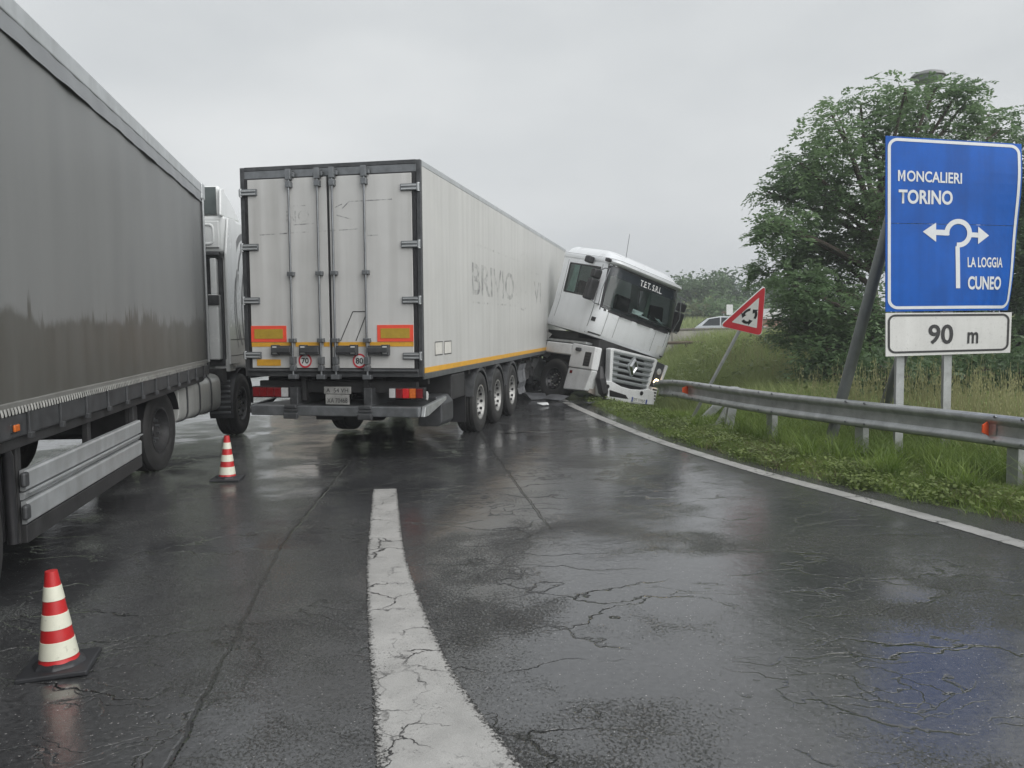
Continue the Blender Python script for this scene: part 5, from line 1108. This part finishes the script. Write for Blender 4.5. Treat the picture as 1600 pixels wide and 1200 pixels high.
# ================================================================== CRASH BARRIER
GRo = gnd(1340, 710); GR = tag(empty('crash_barrier', (GRo[0], GRo[1], 0)), 'galvanised crash barrier with orange reflectors, crumpled where the cab hit it', 'crash barrier'); GRo = np.array([GRo[0], GRo[1], 0])
pth = spline([(6.35, 1.0, .76), (6.15, 4.0, .76), (5.75, 6.7, .76), (5.23, 8.61, .76), (4.44, 10.58, .755), (3.80, 12.25, .75), (3.36, 13.82, .75), (3.14, 15.4, .72), (3.10, 17.0, .62), (3.35, 18.9, .44)], 16)
tg = np.gradient(pth, axis=0); tg[:, 2] = 0; tg /= np.linalg.norm(tg, axis=1)[:, None]; out = np.stack([-tg[:, 1], tg[:, 0], 0 * tg[:, 0]], -1)   # towards the road
out = np.where((out @ np.array([-1, 0, 0]))[:, None] > 0, out, -out)
prof = [(a_, b_ * 1.1) for a_, b_ in [(-.030, 0.), (.0, -.004), (.030, -.020), (.040, -.045), (.034, -.070), (-.006, -.105), (-.012, -.155), (-.006, -.205), (.034, -.240), (.040, -.265), (.030, -.290), (.0, -.306), (-.030, -.310)]]
rows = []
for i, p in enumerate(pth):
    k = smooth01((i / (len(pth) - 1) - .74) / .26); jit_ = k * (.035 * math.sin(i * 1.7) + .025 * math.sin(i * 4.1)); tw = -k * .5
    rows.append([p + out[i] * (a * math.cos(tw) - (b + .155) * math.sin(tw) + jit_) + np.array([0, 0, a * math.sin(tw) + (b + .155) * math.cos(tw) - .155 + jit_ * .6 * math.sin(q_ * 1.3)]) - GRo for q_, (a, b) in enumerate(prof)])
ro = MB(); ro.grid(rows); rail = ro.build('rail', M_GALV, GR, smooth=True); sm_ = rail.modifiers.new('thick', 'SOLIDIFY'); sm_.thickness = .004
def along(px):      # path index nearest to a pixel column
    best = min(range(len(pth)), key=lambda i: abs(800 + CF * pth[i][0] / pth[i][1] - px)); return best
for (px, lean_, dz) in ((1580, 0, 0), (1340, 0, 0), (1200, .0, 0), (1122, -.16, 0), (1090, -.52, 0), (1058, -.80, -.05), (1700, 0, 0), (1900, 0, 0)):
    i = along(px); p = pth[i] - out[i] * .085; z0 = float(H(p[0], p[1])); pm = MB()
    pm.prism([(-.07, -.05), (.07, -.05), (.07, -.03), (-.05, -.03), (-.05, .03), (.07, .03), (.07, .05), (-.07, .05)], 2, -.35, p[2] - z0 - .02 + dz)
    o = pm.build('post', M_GALV, GR, bevel=.004); o.location = Vector((p[0] - GRo[0], p[1] - GRo[1], z0)); o.rotation_euler = (0, 0, math.atan2(tg[i][1], tg[i][0]) + PI / 2 * 0)
    if lean_: o.rotation_euler = (0, -lean_, 0); o.location.x += math.sin(lean_) * .62 * -1 - .0; o.location.x -= .0
    bt = MB()
    for dz_ in (-.02, -.285):
        for sft in (-.16, .16):
            c_ = p + out[i] * (.085 + .033) + tg[i] * sft + [0, 0, dz_] - GRo; bt.cyl(c_, c_ + out[i] * .016, .014, 8)
    tag(bt.build('bolt', M_STEEL, GR), kind='stuff')
    sp_ = MB(); c_ = p - GRo; sp_.tube([c_ + [0, 0, -.09], c_ + out[i] * .075 + [0, 0, -.09]], .045, 4); sp_.build('spacer', M_GALV, GR)
for (px, s_) in ((1546, 1), (1075, 1)):
    i = along(px); p = pth[i] + out[i] * (.0) + [0, 0, -.155]; t_ = tg[i]; o_ = out[i]; up = np.array([0, 0, 1.])
    q = [p + o_ * .0 + up * .082, p + o_ * .0 - up * .082, p + o_ * .115 - up * .04 - t_ * .02, p + o_ * .115 + up * .04 - t_ * .02]; rv = [x_ - GRo for x_ in q] + [x_ - GRo + t_ * .012 for x_ in q]
    MB().add(rv, [(0, 1, 2, 3), (4, 7, 6, 5), (0, 3, 7, 4), (1, 5, 6, 2), (2, 6, 7, 3), (0, 4, 5, 1)]).build('reflector', M_ORANGE, GR)
    MB().add([x_ - GRo for x_ in (p - t_ * .09 + o_ * .004 + up * .088, p - t_ * .0 + o_ * .002 + up * .088, p - t_ * .0 + o_ * .002 - up * .088, p - t_ * .09 + o_ * .004 - up * .088)], [(0, 1, 2, 3)]).build('reflector_bracket', M_GALV, GR)

# ================================================================== BACKGROUND: wall, car, lamp, far signs, shed, van
Wl = tag(empty('concrete_wall', (7, 30.6, 0)), 'low pale concrete parapet with dark coping along the far road', 'wall')
M_CONC = mat('old_concrete', (.33, .32, .29), .85, var=.2, scale=1.2, streak=.4, speck=.2)
a, b = np.array([4.2, 30.2]), np.array([14.5, 33.5]); dv = (b - a) / np.linalg.norm(b - a); ang = math.atan2(dv[1], dv[0]); n = 6; seg = np.linalg.norm(b - a) / n
for k in range(n):
    p = a + dv * seg * k; M_ = Matrix.Rotation(ang, 4, 'Z')
    o = MB().box(.01, seg - .01, -.12, .12, 0.3, 1.52).build('wall_block', M_CONC, Wl, bevel=.02); o.location = (p[0] - 7, p[1] - 30.6, 0); o.rotation_euler.z = ang
    o = MB().box(.0, seg, -.15, .15, 1.525, 1.60).build('coping', mat('dark_coping', (.12, .11, .10), .8, var=.3, scale=4), Wl, bevel=.015); o.location = (p[0] - 7, p[1] - 30.6, 0); o.rotation_euler.z = ang
Fr2 = tag(empty('old_guard_rail', (7, 28.6, 0)), 'thin rusty rail on short posts in the grass before the concrete wall', 'guard rail')
M_RUST = mat('rusty_rail', (.11, .085, .065), .75, .3, var=.3, scale=5)
for k in range(6):
    x, y = 4.6 + 1.5 * k, 28.3 + .48 * k; z0 = float(H(x, y)); MB().box(-.05, .05, -.05, .05, z0 - .2, 1.18).build('post', M_RUST, Fr2).location = (x - 7, y - 28.6, 0)
MB().tube([(4.2 - 7, 28.17 - 28.6 - .07, 1.12), (12.4 - 7, 30.8 - 28.6 - .07, 1.12)], .055, 6).build('rail', M_RUST, Fr2)

def car(name, loc, yaw, label, profile, glass, L0, W0_, paint, cat, wr=.32, wx=(.8, 3.4)):
    r = tag(empty(name, loc, yaw), label, cat); hw = W0_ / 2
    def loft(pr, w_lo, w_hi, z_lo, z_hi):
        P = [[(s * (w_lo + (w_hi - w_lo) * max(0, min(1, (z - z_lo) / (z_hi - z_lo)))), y, z) for y, z in pr] for s in (-1, 1)]; n = len(pr)
        mb = MB(); mb.add(P[0] + P[1], [tuple(range(n)), tuple(range(2 * n - 1, n - 1, -1))] + [(i, (i + 1) % n, n + (i + 1) % n, n + i) for i in range(n)]); return mb
    loft(profile, hw, hw * .80, .9, 1.5).build('body', paint, r, bevel=.05, seg=3)
    for g_ in glass:
        P = []
        for s in (-1, 1):
            mb = MB(); mb.add([(s * (hw * (1 - .20 * max(0, min(1, (z - .9) / .6))) + .006), y, z) for y, z in g_], [tuple(range(len(g_)))]); mb.build('side_window', M_DGL, r)
    for s in (-1, 1):
        for y in wx:
            w = MB(); w.lathe([(wr * .6, -.1 * s), (wr * .95, -.1 * s), (wr, -.06 * s), (wr, .06 * s), (wr * .95, .1 * s), (wr * .6, .1 * s)], 20, 0); o = w.build('wheel', M_RUB, r, smooth=True); o.location = (s * (hw - .08), y, wr)
            k = MB(); k.lathe([(0, .07 * s), (wr * .3, .09 * s), (wr * .62, .07 * s)], 16, 0); k.build('rim', M_RIM, o, smooth=True)
    return r
M_DGL = mat('dark_window_glass', (.03, .036, .04), .08, var=.1)
M_SILV = mat('silver_car_paint', (.55, .58, .60), .3, .3, var=.05, coat=.5)
pc = at(1100, 505, 44)
cr_ = car('parked_car', (pc[0] - .55, 44, .64), PI / 2 + .3, 'silver car passing behind the concrete wall', [(0.0, .35), (0.0, .80), (.25, 1.02), (.75, 1.40), (1.4, 1.50), (2.3, 1.46), (3.05, 1.02), (3.9, .88), (4.15, .65), (4.15, .32)], [[(.50, 1.02), (.85, 1.36), (1.40, 1.44), (1.40, 1.02)], [(1.46, 1.02), (1.46, 1.44), (2.26, 1.40), (2.85, 1.02)]], 4.15, 1.75, M_SILV, 'car')
MB().prism([(2.38, 1.445), (3.02, 1.06)] + [(3.05, 1.065), (2.40, 1.452)], 0, -.62, .62).build('windscreen', M_DGL, cr_); MB().prism([(.28, 1.06), (.72, 1.39), (.70, 1.40), (.25, 1.07)], 0, -.62, .62).build('rear_window', M_DGL, cr_)
for s in (-1, 1): MB().box(s * .62 - .14, s * .62 + .14, 3.98, 4.12, .66, .80).build('headlight', M_LENSW, cr_, bevel=.03); MB().box(s * .66 - .1, s * .66 + .1, -.02, .06, .72, .92).build('tail_light', M_RED, cr_, bevel=.02)
pv = gnd(436, 622); vn = car('panel_van', (pv[0] - .35, pv[1] + .9, 0), PI / 2 - .1, 'pale beige van on the road beyond the white trailer, glimpsed beneath it', [(0, .40), (0, 1.95), (.15, 2.10), (3.4, 2.10), (4.1, 1.25), (4.8, 1.05), (4.95, .75), (4.95, .38)], [[(2.75, 1.30), (2.75, 1.85), (3.35, 1.85), (3.90, 1.30)]], 4.95, 1.9, mat('beige_van_paint', (.50, .44, .37), .35, var=.06, coat=.3), 'van', .34, (.95, 4.0))
MB().prism([(3.42, 2.06), (4.06, 1.30), (4.09, 1.31), (3.46, 2.07)], 0, -.7, .7).build('windscreen', M_DGL, vn)
lp = at(1450, 112, 27.5); z0 = float(H(lp[0], lp[1])); SL = tag(empty('street_lamp', (lp[0], lp[1], z0)), 'tall street lamp with flat round disc head rising above the locust tree', 'street lamp'); hl_ = lp[2] - z0
M_LAMP = mat('lamp_grey', (.22, .225, .225), .5, .4, var=.1)
m_ = MB(); m_.tube([(0, 0, -.4), (0, 0, hl_ * .5), (0, 0, hl_ - .35)], [.11, .09, .06], 12); m_.build('mast', M_LAMP, SL, smooth=True)
m_ = MB(); m_.lathe([(.001, hl_ + .02), (.25, hl_), (.46, hl_ - .07), (.53, hl_ - .15), (.53, hl_ - .18), (.46, hl_ - .19)], 32); m_.build('lamp_hood', M_LAMP, SL, smooth=True)
m_ = MB(); m_.lathe([(.46, hl_ - .19), (.40, hl_ - .30), (.12, hl_ - .36), (.001, hl_ - .36)], 32); m_.build('lamp_bowl', mat('lamp_bowl_glass', (.30, .33, .33), .2, var=.1), SL, smooth=True)
for (px, py, d, w, h, m_s, lab) in ((1140, 484, 52, 10, 16, M_SIGNW, 'small white far sign plate on a post beyond the wall'), (1131, 488, 53, 7, 3, M_RUST, 'small rusty brown far plate beside the white one')):
    c = at(px, py, d); z0 = float(H(c[0], c[1])); s_ = d / CF; o = tag(empty('far_sign', (c[0], c[1], z0)), lab, 'road sign')
    MB().box(-w * s_ / 2, w * s_ / 2, -.02, 0, c[2] - z0 - h * s_ / 2, c[2] - z0 + h * s_ / 2).build('plate', m_s, o, bevel=.005); MB().cyl((0, .03, 0), (0, .03, c[2] - z0), .03, 8).build('post', M_GALV, o)
sc = at(1222, 490, 58); z0 = float(H(sc[0], sc[1])); SH = tag(empty('low_shed', (sc[0], sc[1], z0)), 'pale roofed low shed glimpsed through the locust tree', 'building')
MB().box(-1.9, 1.9, -1.5, 1.5, -.3, sc[2] - z0 - .35).build('wall', mat('shed_brick', (.26, .15, .11), .8, var=.2), SH); MB().prism([(-2.1, sc[2] - z0 - .34), (2.1, sc[2] - z0 - .34), (1.2, sc[2] - z0 + .35), (-1.2, sc[2] - z0 + .35)], 1, -1.7, 1.7).build('roof', mat('pale_roof', (.55, .55, .55), .6, var=.1), SH)
MB().box(-.5, .5, -1.52, -1.49, .0, 1.2).build('door', M_STEELD, SH)

# ------------------------------------------------------------------ debris from the crash
def shard(px, py, size, m, label, cat, seed, name='broken_panel'):
    r = random.Random(seed); p = gnd(px, py); n = 7
    P = [(size * r.uniform(.5, 1) * math.cos(2 * PI * k / n) * 1.3, size * r.uniform(.5, 1) * math.sin(2 * PI * k / n)) for k in range(n)]; zz = [r.uniform(.0, .45) * size for _ in P]
    mb = MB(); v = [(x, y, z + .012) for (x, y), z in zip(P, zz)] + [(x, y, z + .004) for (x, y), z in zip(P, zz)]
    mb.add(v, [tuple(range(n)), tuple(range(n, 2 * n))] + [(k, (k + 1) % n, n + (k + 1) % n, n + k) for k in range(n)]); o = mb.build(name, m, None); o.location = (p[0], p[1], .002); return tag(o, label, cat)
M_DEB = MATS['torn_plastic']
shard(836, 624, .36, M_DEB, 'large torn grey panel lying between the trailer and the tractor wheel', 'debris', 1); shard(866, 626, .28, M_DEB, 'torn grey panel lying below the tractor front wheel', 'debris', 2)
shard(884, 632, .22, M_STEELD, 'dark broken plate by the start of the edge line', 'debris', 3); shard(850, 634, .14, M_CABW2, 'small white splinter on the asphalt before the tractor wheel', 'debris', 4)
shard(852, 612, .18, M_CABW2, 'white splinter resting under the broken fender', 'debris', 5); shard(922, 632, .16, M_STEELD, 'dark fragment on the edge line below the bumper', 'debris', 6)

# ------------------------------------------------------------------ damp air
hm = bpy.data.materials.new('damp_air'); hm.use_nodes = True; t = hm.node_tree; t.nodes.remove(t.nodes['Principled BSDF'])
pv_ = _n(t, 'ShaderNodeVolumePrincipled'); pv_.inputs['Color'].default_value = (.93, .96, 1, 1); pv_.inputs['Density'].default_value = HAZE; pv_.inputs['Anisotropy'].default_value = .2
t.links.new(pv_.outputs[0], t.nodes['Material Output'].inputs['Volume'])
hb = MB().box(-330, 360, -330, 380, -2.5, 16).build('haze', hm); tag(hb, kind='stuff')
